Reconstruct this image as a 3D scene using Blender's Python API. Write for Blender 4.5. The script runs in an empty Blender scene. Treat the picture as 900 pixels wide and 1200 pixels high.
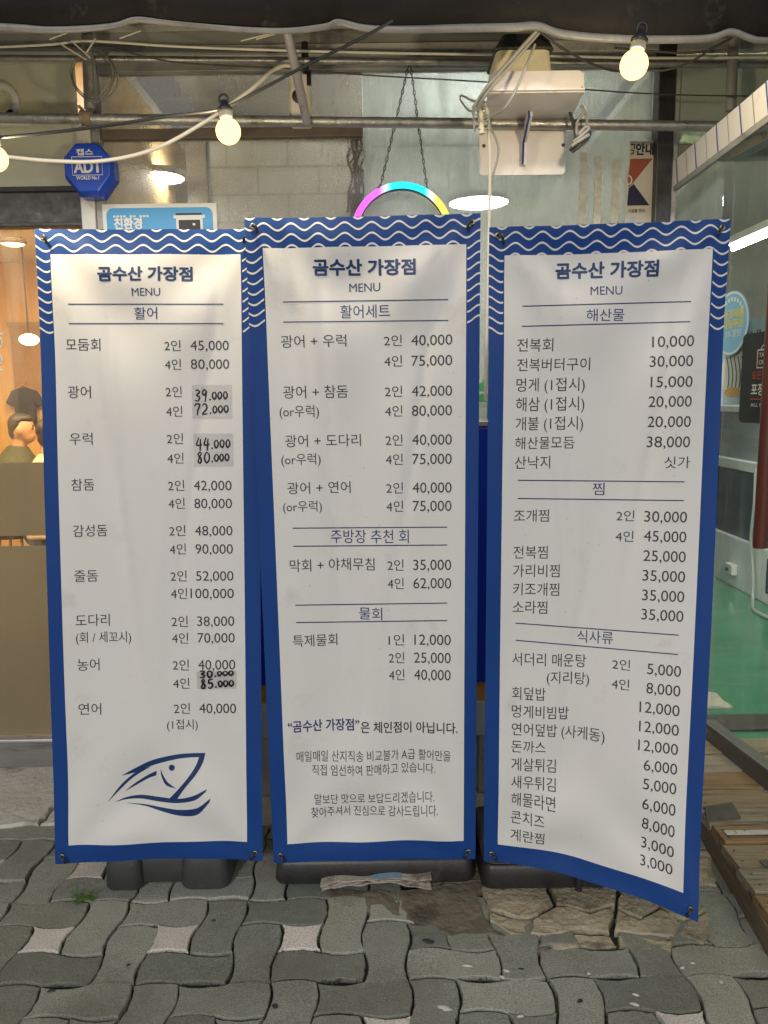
import bpy, math, random
import numpy as np
from mathutils import Vector
random.seed(7)
S = bpy.context.scene
COL = S.collection
R_ = math.radians

# ------------------------------------------------------------------ camera, world, sun, exposure
PITCH, ROLL, EYE = R_(8.5), R_(0.8), 1.47
cam_d = bpy.data.cameras.new("camera")
cam_d.sensor_fit = 'VERTICAL'; cam_d.sensor_height = 36.0; cam_d.lens = 901/1200*36
cam_d.clip_start = 0.02; cam_d.clip_end = 500
cam = bpy.data.objects.new("camera", cam_d); COL.objects.link(cam)
F_ = np.array([0, math.cos(PITCH), -math.sin(PITCH)])
U0 = np.array([0, math.sin(PITCH), math.cos(PITCH)]); R0 = np.array([1., 0, 0])
RT = math.cos(ROLL)*R0 - math.sin(ROLL)*U0
UP = math.cos(ROLL)*U0 + math.sin(ROLL)*R0
from mathutils import Matrix
cam.matrix_world = Matrix(((RT[0], UP[0], -F_[0], 0), (RT[1], UP[1], -F_[1], 0), (RT[2], UP[2], -F_[2], EYE), (0, 0, 0, 1)))
S.camera = cam

SUN_EL, SUN_AZ = R_(27), R_(-14)          # the light comes from behind the camera, a little from its left
w = bpy.data.worlds.new("World"); S.world = w; w.use_nodes = True
nt = w.node_tree; nt.nodes.clear()
sky = nt.nodes.new("ShaderNodeTexSky"); sky.sky_type = 'NISHITA'; sky.sun_disc = False
sky.sun_elevation = SUN_EL; sky.sun_rotation = R_(180)+SUN_AZ
bg = nt.nodes.new("ShaderNodeBackground"); bg.inputs[1].default_value = 0.052
wo = nt.nodes.new("ShaderNodeOutputWorld")
hs = nt.nodes.new('ShaderNodeHueSaturation'); hs.inputs['Saturation'].default_value = .25
nt.links.new(sky.outputs[0], hs.inputs['Color']); nt.links.new(hs.outputs[0], bg.inputs[0]); nt.links.new(bg.outputs[0], wo.inputs[0])
sd = bpy.data.lights.new("sun", 'SUN'); sd.energy = 0.80; sd.angle = R_(7); sd.color = (1.0, 0.97, 0.93)
sun = bpy.data.objects.new("sun", sd); COL.objects.link(sun)
sdir = Vector((math.sin(SUN_AZ)*math.cos(SUN_EL), -math.cos(SUN_AZ)*math.cos(SUN_EL), math.sin(SUN_EL)))
sun.rotation_euler = sdir.to_track_quat('Z', 'Y').to_euler()
sun.location = (0, -3, 6)
S.view_settings.view_transform = 'Standard'
S.view_settings.look = 'None'; S.view_settings.gamma = 1; S.view_settings.use_curve_mapping = False
S.view_settings.exposure = 0.5
S.render.engine = 'CYCLES'
S.cycles.use_denoising = True
S.cycles.max_bounces = 8; S.cycles.transparent_max_bounces = 16
S.cycles.sample_clamp_indirect = 6

# ------------------------------------------------------------------ helpers
CAM = np.array([0, 0, EYE])
def ray(px, py): return F_ + (px-450)/901*RT + (600-py)/901*UP
def at(px, py, Y):                      # photo measure -> world point in the plane y = Y
    d = ray(px, py); return CAM + d*(Y/d[1])
def gr(px, py, z=0.0):                  # photo measure -> point on a level at height z
    d = ray(px, py); return CAM + d*((z-EYE)/d[2])
def proj(p):
    d = np.asarray(p)-CAM; z = d@F_
    return np.array([450+901*(d@RT)/z, 600-901*(d@UP)/z])

class MB:
    def __init__(s): s.v = []; s.f = []; s.sm = []
    def add(s, verts, faces, smooth=False):
        o = len(s.v); s.v += [tuple(map(float, p)) for p in verts]
        s.f += [tuple(i+o for i in f) for f in faces]; s.sm += [smooth]*len(faces); return s
    def box(s, a, b):
        x0, y0, z0 = a; x1, y1, z1 = b
        x0, x1 = sorted((x0, x1)); y0, y1 = sorted((y0, y1)); z0, z1 = sorted((z0, z1))
        v = [(x0,y0,z0),(x1,y0,z0),(x1,y1,z0),(x0,y1,z0),(x0,y0,z1),(x1,y0,z1),(x1,y1,z1),(x0,y1,z1)]
        return s.add(v, [(0,3,2,1),(4,5,6,7),(0,1,5,4),(1,2,6,5),(2,3,7,6),(3,0,4,7)])
    def hexa(s, bot, top):              # two matching quads, counter-clockwise from above
        return s.add(list(bot)+list(top), [(0,3,2,1),(4,5,6,7),(0,1,5,4),(1,2,6,5),(2,3,7,6),(3,0,4,7)])
    def tube(s, pts, r, n=8, smooth=True, cap=True):
        pts = [np.array(p, float) for p in pts]
        rs = r if hasattr(r, '__len__') else [r]*len(pts)
        rings = []; prev = None
        for i, p in enumerate(pts):
            t = pts[min(i+1, len(pts)-1)] - pts[max(i-1, 0)]; t /= (np.linalg.norm(t)+1e-12)
            if prev is None:
                h = np.array([0, 0, 1.]) if abs(t[2]) < .9 else np.array([1., 0, 0])
            else: h = prev
            u = h - t*(h@t); u /= (np.linalg.norm(u)+1e-12); prev = u; vv = np.cross(t, u)
            rings.append([p + rs[i]*(math.cos(2*math.pi*k/n)*u + math.sin(2*math.pi*k/n)*vv) for k in range(n)])
        V = [q for rg in rings for q in rg]; Fc = []
        for i in range(len(rings)-1):
            for k in range(n):
                a, b = i*n+k, i*n+(k+1) % n; Fc.append((a, b, b+n, a+n))
        s.add(V, Fc, smooth)
        if cap: s.add(rings[0], [tuple(range(n))[::-1]]); s.add(rings[-1], [tuple(range(n))])
        return s
    def lathe(s, c, prof, n=24, axis='z', smooth=True):
        V = []; c = np.array(c, float)
        for r, h in prof:
            for k in range(n):
                a = 2*math.pi*k/n; q = (r*math.cos(a), r*math.sin(a), h)
                if axis == 'y': q = (q[0], q[2], q[1])
                V.append(c+np.array(q))
        Fc = [(i*n+k, i*n+(k+1) % n, (i+1)*n+(k+1) % n, (i+1)*n+k) for i in range(len(prof)-1) for k in range(n)]
        return s.add(V, Fc, smooth)
    def prism(s, poly, d):              # polygon of 3-D points pushed along vector d
        n = len(poly); poly = [np.array(p, float) for p in poly]; d = np.array(d, float)
        V = poly + [p+d for p in poly]
        return s.add(V, [tuple(range(n))[::-1], tuple(range(n, 2*n))] + [(i, (i+1) % n, n+(i+1) % n, n+i) for i in range(n)])
    def ell(s, c, r, n=16, m=10):
        prof = []
        V = []; c = np.array(c, float)
        for j in range(m+1):
            t = math.pi*j/m
            for k in range(n):
                a = 2*math.pi*k/n
                V.append(c+np.array([r[0]*math.sin(t)*math.cos(a), r[1]*math.sin(t)*math.sin(a), r[2]*math.cos(t)]))
        Fc = [(j*n+k, (j+1)*n+k, (j+1)*n+(k+1) % n, j*n+(k+1) % n) for j in range(m) for k in range(n)]
        return s.add(V, Fc, True)
    def mesh(s, off=(0,0,0)):
        me = bpy.data.meshes.new("m")
        o = np.array(off)
        me.from_pydata([tuple(np.array(p)-o) for p in s.v], [], s.f)
        me.polygons.foreach_set("use_smooth", s.sm); me.update(); return me

WO = {}                                 # object -> world origin of its mesh coordinates
def tag(o, label=None, cat=None, group=None, kind=None):
    if label: o['label'] = label
    if cat: o['category'] = cat
    if group: o['group'] = group
    if kind: o['kind'] = kind
    return o
def thing(name, label, cat, loc=(0,0,0), group=None):
    o = bpy.data.objects.new(name, None); COL.objects.link(o); o.empty_display_size = .05
    o.location = loc; WO[o] = np.array(loc, float); return tag(o, label, cat, group)
def build(name, mb, mat, parent=None, base=None, bevel=0, seg=2):
    off = WO[parent] if parent is not None else np.array(base if base is not None else (0,0,0), float)
    me = mb.mesh(off); me.name = name
    if mat: me.materials.append(mat)
    o = bpy.data.objects.new(name, me); COL.objects.link(o)
    if parent is not None: o.parent = parent
    else: o.location = off
    WO[o] = off
    if bevel:
        b = o.modifiers.new("bevel", 'BEVEL'); b.width = bevel; b.segments = seg; b.limit_method = 'ANGLE'; b.angle_limit = R_(40)
        b.harden_normals = False
    return o
def struct(name, mb, mat, **k): return tag(build(name, mb, mat, **k), kind='structure')
def solo(name, mb, mat, label, cat, group=None, base=None, **k):
    if base is None:
        a = np.array(mb.v); base = ((a[:,0].min()+a[:,0].max())/2, (a[:,1].min()+a[:,1].max())/2, a[:,2].min())
    return tag(build(name, mb, mat, base=base, **k), label, cat, group)
def copy_tree(o, parent=None):
    c = o.copy(); COL.objects.link(c)
    if parent is not None: c.parent = parent
    WO[c] = WO[o]
    for ch in list(o.children): copy_tree(ch, c)
    return c
def spline(P, k=8):
    P = [np.array(p, float) for p in P]; Q = [2*P[0]-P[1]] + P + [2*P[-1]-P[-2]]; out = []
    for i in range(1, len(Q)-2):
        a, b, c, d = Q[i-1:i+3]
        for j in range(k):
            t = j/k
            out.append(.5*(2*b+(c-a)*t+(2*a-5*b+4*c-d)*t*t+(3*b-a-3*c+d)*t**3))
    return out+[P[-1]]

# ------------------------------------------------------------------ materials
def mat(name, col, rough=.5, metal=0., col2=None, scale=6., amt=.5, bump=0., bscale=60., spec=.5, stretch=(1,1,1),
        detail=6., col3=None, s3=2., lo3=.55, hi3=.7, emit=None, estr=0., alpha=1., rvar=0., specks=None):
    m = bpy.data.materials.new(name); m.use_nodes = True; n = m.node_tree.nodes; L = m.node_tree.links
    p = n['Principled BSDF']
    p.inputs['Base Color'].default_value = (*col, 1); p.inputs['Roughness'].default_value = rough
    p.inputs['Metallic'].default_value = metal; p.inputs['Specular IOR Level'].default_value = spec
    tc = n.new('ShaderNodeTexCoord'); mp = n.new('ShaderNodeMapping'); L.new(tc.outputs['Object'], mp.inputs[0])
    mp.inputs['Scale'].default_value = stretch
    if col2 is not None:
        no = n.new('ShaderNodeTexNoise'); no.inputs['Scale'].default_value = scale; no.inputs['Detail'].default_value = detail
        no.inputs['Roughness'].default_value = .65
        L.new(mp.outputs[0], no.inputs['Vector'])
        cr = n.new('ShaderNodeValToRGB'); cr.color_ramp.elements[0].position = .5-amt*.5; cr.color_ramp.elements[1].position = .5+amt*.5
        cr.color_ramp.elements[0].color = (*col, 1); cr.color_ramp.elements[1].color = (*col2, 1)
        L.new(no.outputs[0], cr.inputs[0]); last = cr.outputs[0]
        if col3 is not None:
            n3 = n.new('ShaderNodeTexNoise'); n3.inputs['Scale'].default_value = s3; n3.inputs['Detail'].default_value = 8
            n3.inputs['Roughness'].default_value = .7
            L.new(mp.outputs[0], n3.inputs['Vector'])
            r3 = n.new('ShaderNodeMapRange'); r3.inputs[1].default_value = lo3; r3.inputs[2].default_value = hi3
            L.new(n3.outputs[0], r3.inputs[0])
            mx = n.new('ShaderNodeMix'); mx.data_type = 'RGBA'; L.new(r3.outputs[0], mx.inputs[0])
            L.new(last, mx.inputs[6]); mx.inputs[7].default_value = (*col3, 1); last = mx.outputs[2]
        if specks is not None:
            vo = n.new('ShaderNodeTexVoronoi'); vo.inputs['Scale'].default_value = 34; L.new(mp.outputs[0], vo.inputs['Vector'])
            l1 = n.new('ShaderNodeMapRange'); l1.inputs[1].default_value = .085; l1.inputs[2].default_value = .03; l1.inputs[4].default_value = .55; L.new(vo.outputs['Distance'], l1.inputs[0])
            g1 = n.new('ShaderNodeMath'); g1.operation = 'GREATER_THAN'; g1.inputs[1].default_value = .70; L.new(vo.outputs['Color'], g1.inputs[0])
            u1 = n.new('ShaderNodeMath'); u1.operation = 'MULTIPLY'; L.new(l1.outputs[0], u1.inputs[0]); L.new(g1.outputs[0], u1.inputs[1])
            mz = n.new('ShaderNodeMix'); mz.data_type = 'RGBA'; L.new(u1.outputs[0], mz.inputs[0]); L.new(last, mz.inputs[6]); mz.inputs[7].default_value = (*specks, 1); last = mz.outputs[2]
        L.new(last, p.inputs['Base Color'])
        if rvar:
            rr = n.new('ShaderNodeMapRange'); rr.inputs[1].default_value = .3; rr.inputs[2].default_value = .7
            rr.inputs[3].default_value = max(0, rough-rvar); rr.inputs[4].default_value = min(1, rough+rvar)
            L.new(no.outputs[0], rr.inputs[0]); L.new(rr.outputs[0], p.inputs['Roughness'])
    if bump:
        nb = n.new('ShaderNodeTexNoise'); nb.inputs['Scale'].default_value = bscale; nb.inputs['Detail'].default_value = 6
        L.new(mp.outputs[0], nb.inputs['Vector'])
        bp = n.new('ShaderNodeBump'); bp.inputs['Strength'].default_value = bump; bp.inputs['Distance'].default_value = .01
        L.new(nb.outputs[0], bp.inputs['Height']); L.new(bp.outputs[0], p.inputs['Normal'])
    if emit: p.inputs['Emission Color'].default_value = (*emit, 1); p.inputs['Emission Strength'].default_value = estr
    return m
def glass_mat(name, tint=(.9,.92,.9), gloss=.10, rough=.04, dirt_haze=.12, dcol=(.45,.45,.42), stretch=(1,1,.25), scale=14, lo=.5, hi=.75, speck=0., fres=True, tshare=.5):
    m = bpy.data.materials.new(name); m.use_nodes = True; n = m.node_tree.nodes; L = m.node_tree.links; n.clear()
    out = n.new('ShaderNodeOutputMaterial'); tr = n.new('ShaderNodeBsdfTransparent'); tr.inputs[0].default_value = (*tint, 1)
    gl = n.new('ShaderNodeBsdfGlossy'); gl.inputs['Roughness'].default_value = rough
    df = n.new('ShaderNodeBsdfDiffuse'); df.inputs[0].default_value = (*dcol, 1)
    tl = n.new('ShaderNodeBsdfTranslucent'); tl.inputs[0].default_value = (*dcol, 1)
    ad = n.new('ShaderNodeMixShader'); ad.inputs[0].default_value = tshare; L.new(df.outputs[0], ad.inputs[1]); L.new(tl.outputs[0], ad.inputs[2])
    m1 = n.new('ShaderNodeMixShader'); fr = n.new('ShaderNodeFresnel'); fr.inputs[0].default_value = 1.5
    fa = n.new('ShaderNodeMath'); fa.operation = 'ADD'; fa.inputs[1].default_value = gloss-.04; L.new(fr.outputs[0], fa.inputs[0])
    m1.inputs[0].default_value = gloss
    if fres: L.new(fa.outputs[0], m1.inputs[0])
    L.new(tr.outputs[0], m1.inputs[1]); L.new(gl.outputs[0], m1.inputs[2])
    tc = n.new('ShaderNodeTexCoord'); mp = n.new('ShaderNodeMapping'); mp.inputs['Scale'].default_value = stretch
    L.new(tc.outputs['Object'], mp.inputs[0])
    no = n.new('ShaderNodeTexNoise'); no.inputs['Scale'].default_value = scale; no.inputs['Detail'].default_value = 9; no.inputs['Roughness'].default_value = .75
    L.new(mp.outputs[0], no.inputs['Vector'])
    mr = n.new('ShaderNodeMapRange'); mr.inputs[1].default_value = lo; mr.inputs[2].default_value = hi
    mr.inputs[3].default_value = dirt_haze; mr.inputs[4].default_value = min(1, dirt_haze+.35)
    L.new(no.outputs[0], mr.inputs[0]); fac = mr.outputs[0]
    if speck:
        vo = n.new('ShaderNodeTexVoronoi'); vo.inputs['Scale'].default_value = 150; L.new(tc.outputs['Object'], vo.inputs['Vector'])
        n2 = n.new('ShaderNodeTexNoise'); n2.inputs['Scale'].default_value = 9; L.new(tc.outputs['Object'], n2.inputs['Vector'])
        ms = n.new('ShaderNodeMapRange'); ms.inputs[1].default_value = .22; ms.inputs[2].default_value = .12; ms.inputs[4].default_value = 1
        L.new(vo.outputs['Distance'], ms.inputs[0])
        mm = n.new('ShaderNodeMapRange'); mm.inputs[1].default_value = .45; mm.inputs[2].default_value = .65; mm.inputs[4].default_value = speck
        L.new(n2.outputs[0], mm.inputs[0])
        mu = n.new('ShaderNodeMath'); mu.operation = 'MULTIPLY'; L.new(ms.outputs[0], mu.inputs[0]); L.new(mm.outputs[0], mu.inputs[1])
        a2 = n.new('ShaderNodeMath'); a2.operation = 'ADD'; a2.use_clamp = True; L.new(fac, a2.inputs[0]); L.new(mu.outputs[0], a2.inputs[1]); fac = a2.outputs[0]
    m2 = n.new('ShaderNodeMixShader'); L.new(fac, m2.inputs[0]); L.new(m1.outputs[0], m2.inputs[1]); L.new(ad.outputs[0], m2.inputs[2])
    L.new(m2.outputs[0], out.inputs[0]); return m
def emis(name, col, st):
    m = bpy.data.materials.new(name); m.use_nodes = True; n = m.node_tree.nodes; n.clear()
    e = n.new('ShaderNodeEmission'); e.inputs[0].default_value = (*col, 1); e.inputs[1].default_value = st
    o = n.new('ShaderNodeOutputMaterial'); m.node_tree.links.new(e.outputs[0], o.inputs[0]); return m

STEEL = mat("galvanised steel", (.34,.34,.33), .42, .75, col2=(.48,.48,.46), scale=30, bump=.25, bscale=90, col3=(.20,.17,.14), s3=18, rvar=.15)
ALU = mat("aluminium", (.50,.50,.49), .38, .6, col2=(.62,.62,.60), scale=12, col3=(.30,.28,.25), s3=6)
WALU = mat("white aluminium", (.58,.57,.54), .4, .1, col2=(.70,.69,.66), scale=10, col3=(.36,.33,.29), s3=7)
DSTEEL = mat("dark steel", (.045,.045,.048), .45, .4, col2=(.09,.09,.09), scale=14, bump=.2)
GREYM = mat("grey painted metal", (.27,.275,.275), .5, .2, col2=(.38,.385,.38), scale=9, stretch=(.3,1,1), col3=(.12,.10,.08), s3=8)
BROWN = mat("brown frame paint", (.12,.095,.075), .5, 0, col2=(.19,.155,.125), scale=8)
BLACKP = mat("black plastic", (.012,.012,.013), .42, 0, col2=(.03,.03,.03), scale=12, bump=.1, bscale=120, col3=(.07,.065,.055), s3=9, lo3=.55, hi3=.8)
GREYP = mat("dark grey plastic", (.030,.031,.033), .5, 0, col2=(.055,.055,.055), scale=10, bump=.15, bscale=150, col3=(.14,.13,.11), s3=7, lo3=.58, hi3=.8)
WHITEP = mat("white painted metal", (.72,.68,.68), .42, 0, col2=(.80,.77,.76), scale=5, col3=(.42,.35,.28), s3=11, lo3=.62, hi3=.74)
CREAMP = mat("cream plastic", (.68,.63,.47), .5, 0, col2=(.76,.71,.55), scale=4, stretch=(4,4,.5), col3=(.40,.33,.2), s3=9, lo3=.6, hi3=.75)
BLACKC = mat("black rubber", (.012,.012,.012), .5)
WHITEC = mat("white cable sheath", (.72,.71,.66), .45, col2=(.6,.58,.52), scale=20)
GREYC = mat("grey cable sheath", (.30,.30,.29), .5, col2=(.4,.4,.38), scale=20)
DARKC = mat("dark cable sheath", (.05,.05,.05), .5)
NAVY = mat("navy print", (.008,.032,.13), .5)
INK = mat("dark grey print", (.03,.03,.035), .55)
MARK = mat("black marker ink", (.006,.006,.006), .35)

# ------------------------------------------------------------------ text helper
_tc = {}
def text_mesh(s, bold=0.):
    k = (s, bold)
    if k not in _tc:
        c = bpy.data.curves.new("t", 'FONT'); c.body = s; c.offset = bold; c.resolution_u = 4
        o = bpy.data.objects.new("t", c); COL.objects.link(o)
        dg = bpy.context.evaluated_depsgraph_get(); dg.update()
        e = o.evaluated_get(dg); m = e.to_mesh()
        V = np.array([v.co[:] for v in m.vertices]).reshape(-1, 3); Fc = [tuple(p.vertices) for p in m.polygons]
        e.to_mesh_clear(); bpy.data.objects.remove(o); bpy.data.curves.remove(c)
        _tc[k] = (V[:, :2], Fc)
    V, Fc = _tc[k]; return V.copy(), Fc
def hangul(s): return any('\uac00' <= ch <= '\ud7a3' for ch in s)
_hy = text_mesh('홉')[0]; HY = (_hy[:,1].min(), _hy[:,1].max())
_dy = text_mesh('0')[0]; DY = (_dy[:,1].min(), _dy[:,1].max())
def bold_steps(bold):
    if bold < .008: return [(0, 0)]
    k = [(0, 0)]
    for r in ((bold,) if bold < .025 else (bold*.5, bold)):
        k += [(r*math.cos(a*math.pi/4), r*math.sin(a*math.pi/4)) for a in range(8)]
    return k
def norm_text(s, bold=0.):
    V, Fc = text_mesh(s, 0.)
    y0, y1 = HY if hangul(s) else DY
    x0, x1 = V[:,0].min(), V[:,0].max()
    V[:,0] = (V[:,0]-x0)/(x1-x0); V[:,1] = (V[:,1]-y0)/(y1-y0)
    return V, Fc
def flat_text(mb, s, o, ex, ey, n, bold=0., lift=.0012):    # o lower-left corner, ex full width vector, ey height vector
    V, Fc = norm_text(s, bold); o, ex, ey, n = map(np.array, (o, ex, ey, n))
    asp = np.linalg.norm(ey)/np.linalg.norm(ex)
    for i, (da, db) in enumerate(bold_steps(bold)): mb.add([o+ex*(a+da*asp)+ey*(b+db)+n*(lift+i*2e-5) for a, b in V], Fc)
    return mb

# ================================================================== GROUND
GROUND = mat("street ground", (.055,.055,.05), .9, col2=(.09,.088,.08), scale=5, bump=.4, bscale=60)
g = MB(); g.add([(-60,-60,-.035),(60,-60,-.035),(60,60,-.035),(-60,60,-.035)], [(0,1,2,3)])
struct("ground", g, GROUND)

def paver_mat(name, a, b, stain, moss=True):
    m = bpy.data.materials.new(name); m.use_nodes = True; n = m.node_tree.nodes; L = m.node_tree.links; p = n['Principled BSDF']
    at_ = n.new('ShaderNodeAttribute'); at_.attribute_name = 'tone'
    tc = n.new('ShaderNodeTexCoord')
    big = n.new('ShaderNodeTexNoise'); big.inputs['Scale'].default_value = 2.2; big.inputs['Detail'].default_value = 5; L.new(tc.outputs['Object'], big.inputs['Vector'])
    mid = n.new('ShaderNodeTexNoise'); mid.inputs['Scale'].default_value = 24; mid.inputs['Detail'].default_value = 8; mid.inputs['Roughness'].default_value = .7; L.new(tc.outputs['Object'], mid.inputs['Vector'])
    fine = n.new('ShaderNodeTexNoise'); fine.inputs['Scale'].default_value = 260; fine.inputs['Detail'].default_value = 3; L.new(tc.outputs['Object'], fine.inputs['Vector'])
    add = n.new('ShaderNodeMath'); add.operation = 'MULTIPLY_ADD'; L.new(mid.outputs[0], add.inputs[0]); add.inputs[1].default_value = .55; L.new(at_.outputs['Fac'], add.inputs[2])
    cr = n.new('ShaderNodeValToRGB'); cr.color_ramp.elements[0].position = .15; cr.color_ramp.elements[1].position = 1.1
    cr.color_ramp.elements[0].color = (*a, 1); cr.color_ramp.elements[1].color = (*b, 1); L.new(add.outputs[0], cr.inputs[0])
    mr = n.new('ShaderNodeMapRange'); mr.inputs[1].default_value = .48; mr.inputs[2].default_value = .68; mr.inputs[4].default_value = .65; L.new(big.outputs[0], mr.inputs[0])
    mx = n.new('ShaderNodeMix'); mx.data_type = 'RGBA'; L.new(mr.outputs[0], mx.inputs[0]); L.new(cr.outputs[0], mx.inputs[6]); mx.inputs[7].default_value = (*stain, 1)
    vo = n.new('ShaderNodeTexVoronoi'); vo.inputs['Scale'].default_value = 95; L.new(tc.outputs['Object'], vo.inputs['Vector'])
    lt = n.new('ShaderNodeMapRange'); lt.inputs[1].default_value = .17; lt.inputs[2].default_value = .10; lt.inputs[4].default_value = .55; L.new(vo.outputs['Distance'], lt.inputs[0])
    ms = n.new('ShaderNodeMath'); ms.operation = 'GREATER_THAN'; ms.inputs[1].default_value = .72; L.new(vo.outputs['Color'], ms.inputs[0])
    mu = n.new('ShaderNodeMath'); mu.operation = 'MULTIPLY'; L.new(lt.outputs[0], mu.inputs[0]); L.new(ms.outputs[0], mu.inputs[1])
    m3 = n.new('ShaderNodeMix'); m3.data_type = 'RGBA'; L.new(mu.outputs[0], m3.inputs[0]); L.new(mx.outputs[2], m3.inputs[6]); m3.inputs[7].default_value = (.42,.42,.38, 1)
    gr_ = n.new('ShaderNodeMapRange'); gr_.inputs[1].default_value = .30; gr_.inputs[2].default_value = .70; gr_.inputs[3].default_value = .62; gr_.inputs[4].default_value = 1.28; L.new(fine.outputs[0], gr_.inputs[0])
    m4 = n.new('ShaderNodeMix'); m4.data_type = 'RGBA'; m4.blend_type = 'MULTIPLY'; m4.inputs[0].default_value = 1; L.new(m3.outputs[2], m4.inputs[6]); L.new(gr_.outputs[0], m4.inputs[7])
    L.new(m4.outputs[2], p.inputs['Base Color'])
    rg = n.new('ShaderNodeMapRange'); rg.inputs[1].default_value = .35; rg.inputs[2].default_value = .65; rg.inputs[3].default_value = .36; rg.inputs[4].default_value = .80
    L.new(big.outputs[0], rg.inputs[0]); L.new(rg.outputs[0], p.inputs['Roughness'])
    bp = n.new('ShaderNodeBump'); bp.inputs['Strength'].default_value = .9; bp.inputs['Distance'].default_value = .004
    ad = n.new('ShaderNodeMath'); ad.operation = 'ADD'; L.new(fine.outputs[0], ad.inputs[0]); L.new(mid.outputs[0], ad.inputs[1])
    L.new(ad.outputs[0], bp.inputs['Height']); L.new(bp.outputs[0], p.inputs['Normal'])
    return m
PAVE = paver_mat("grey green paver", (.142,.158,.130), (.375,.392,.335), (.130,.120,.095))
STAR = paver_mat("pale pink paver", (.52,.48,.43), (.80,.75,.69), (.46,.42,.37))
UX, UY = .1173, .1095                   # one paving unit
AMP = .0092
def edge_pts(a, b, sgn, horiz, k=7):    # wavy unit edge from lattice point a to b
    out = []
    for j in range(k):
        t = j/k; w_ = AMP*sgn*math.sin(math.pi*t)**1.0*(1 if True else 0)
        x = a[0]+(b[0]-a[0])*t; y = a[1]+(b[1]-a[1])*t
        out.append((x, y+w_/UY) if horiz else (x+w_/UX, y))
    return out
def hsign(i, j):                        # bulge of the horizontal edge i..i+1 at height j  (+ = up)
    a, b = i % 3, j % 3
    if b == 1: return 1 if a == 1 else -1
    if b == 2: return -1 if a == 1 else 1
    return 1 if a == 1 else -1 if a == 0 else 1
def vsign(i, j):                        # bulge of the vertical edge at i from j to j+1 (+ = right)
    a, b = i % 3, j % 3
    if a == 1: return 1 if b == 1 else -1
    if a == 2: return -1 if b == 1 else 1
    return -1 if b == 1 else 1
def outline(x0, y0, w_, h_):
    P = []
    for i in range(w_): P += edge_pts((x0+i, y0), (x0+i+1, y0), hsign(x0+i, y0), True)
    for j in range(h_): P += edge_pts((x0+w_, y0+j), (x0+w_, y0+j+1), vsign(x0+w_, y0+j), False)
    for i in range(w_-1, -1, -1): P += edge_pts((x0+i+1, y0+h_), (x0+i, y0+h_), hsign(x0+i, y0+h_), True)
    for j in range(h_-1, -1, -1): P += edge_pts((x0, y0+j+1), (x0, y0+j), vsign(x0, y0+j), False)
    return P
def inset(P, d):
    P = np.array(P); n = len(P); Q = []
    for i in range(n):
        t = P[(i+1) % n]-P[i-1]; l = np.linalg.norm(t)+1e-9; Q.append(P[i]+d*np.array([-t[1], t[0]])/l)
    return np.array(Q)
OX, OY = -.949-1.5*UX, 1.925-1.5*UY
V_, F__, T_, MI = [], [], [], []
rnd = random.Random(3)
stars_pink = {(0,0),(1,0),(2,0),(0,1),(-1,1),(3,-1),(5,-1),(-3,1),(-2,0)}
for bi in range(-12, 18):
    for bj in range(-13, 3):
        for (tx, ty, tw, th_) in ((0,2,2,1),(2,1,1,2),(1,0,2,1),(0,0,1,2),(1,1,1,1)):
            x0, y0 = bi*3+tx, bj*3+ty
            P = np.array(outline(x0, y0, tw, th_))*np.array([UX, UY])+np.array([OX, OY])
            if bj < 0: P[:,0] -= UX
            c = P.mean(0)
            if c[1] > 2.62 or c[1] < -2 or abs(c[0]) > 4.6: continue
            if (c[0] > .24 and c[1] > 1.945+.02*math.sin(c[0]*9) and c[0] < .80) or (.06 < c[0] < .30 and c[1] > 1.99): continue      # the broken concrete patch sits here
            ang = rnd.gauss(0, .012); ca, sa = math.cos(ang), math.sin(ang)
            P = (P-c)@np.array([[ca, sa],[-sa, ca]])+c+np.array([rnd.gauss(0,.0012), rnd.gauss(0,.0012)])
            z = rnd.gauss(0, .0022); gx, gy = rnd.gauss(0,.014), rnd.gauss(0,.014)
            zz = lambda q, dz: z+dz+(q[0]-c[0])*gx+(q[1]-c[1])*gy
            gp = max(.0015, rnd.gauss(.0030, .0009)); P = P+np.array([[rnd.gauss(0,.0010), rnd.gauss(0,.0010)] for _ in P]); A0, A1, A2 = inset(P, gp), inset(P, gp+.0008), inset(P, gp+.0030)
            n = len(P); o = len(V_)
            for ring, dz in ((A0, -.03), (A0, -.0045), (A1, -.0016), (A2, 0)):
                V_ += [(q[0], q[1], zz(q, dz)) for q in ring]
            pink = tw == 1 and th_ == 1 and ((bi, bj) in stars_pink)
            tone = min(1, max(0, rnd.gauss(.34, .20))); fs = []
            for r in range(3):
                fs += [(o+r*n+i, o+r*n+(i+1) % n, o+(r+1)*n+(i+1) % n, o+(r+1)*n+i) for i in range(n)]
            fs.append(tuple(range(o+3*n, o+4*n)))
            F__ += fs; T_ += [tone]*len(fs); MI += [1 if pink else 0]*len(fs)
me = bpy.data.meshes.new("pavement"); me.from_pydata(V_, [], F__)
me.materials.append(PAVE); me.materials.append(STAR)
me.polygons.foreach_set("material_index", MI)
a_ = me.attributes.new("tone", 'FLOAT', 'FACE'); a_.data.foreach_set("value", T_)
po = bpy.data.objects.new("pavement", me); COL.objects.link(po); tag(po, kind='structure')

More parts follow.
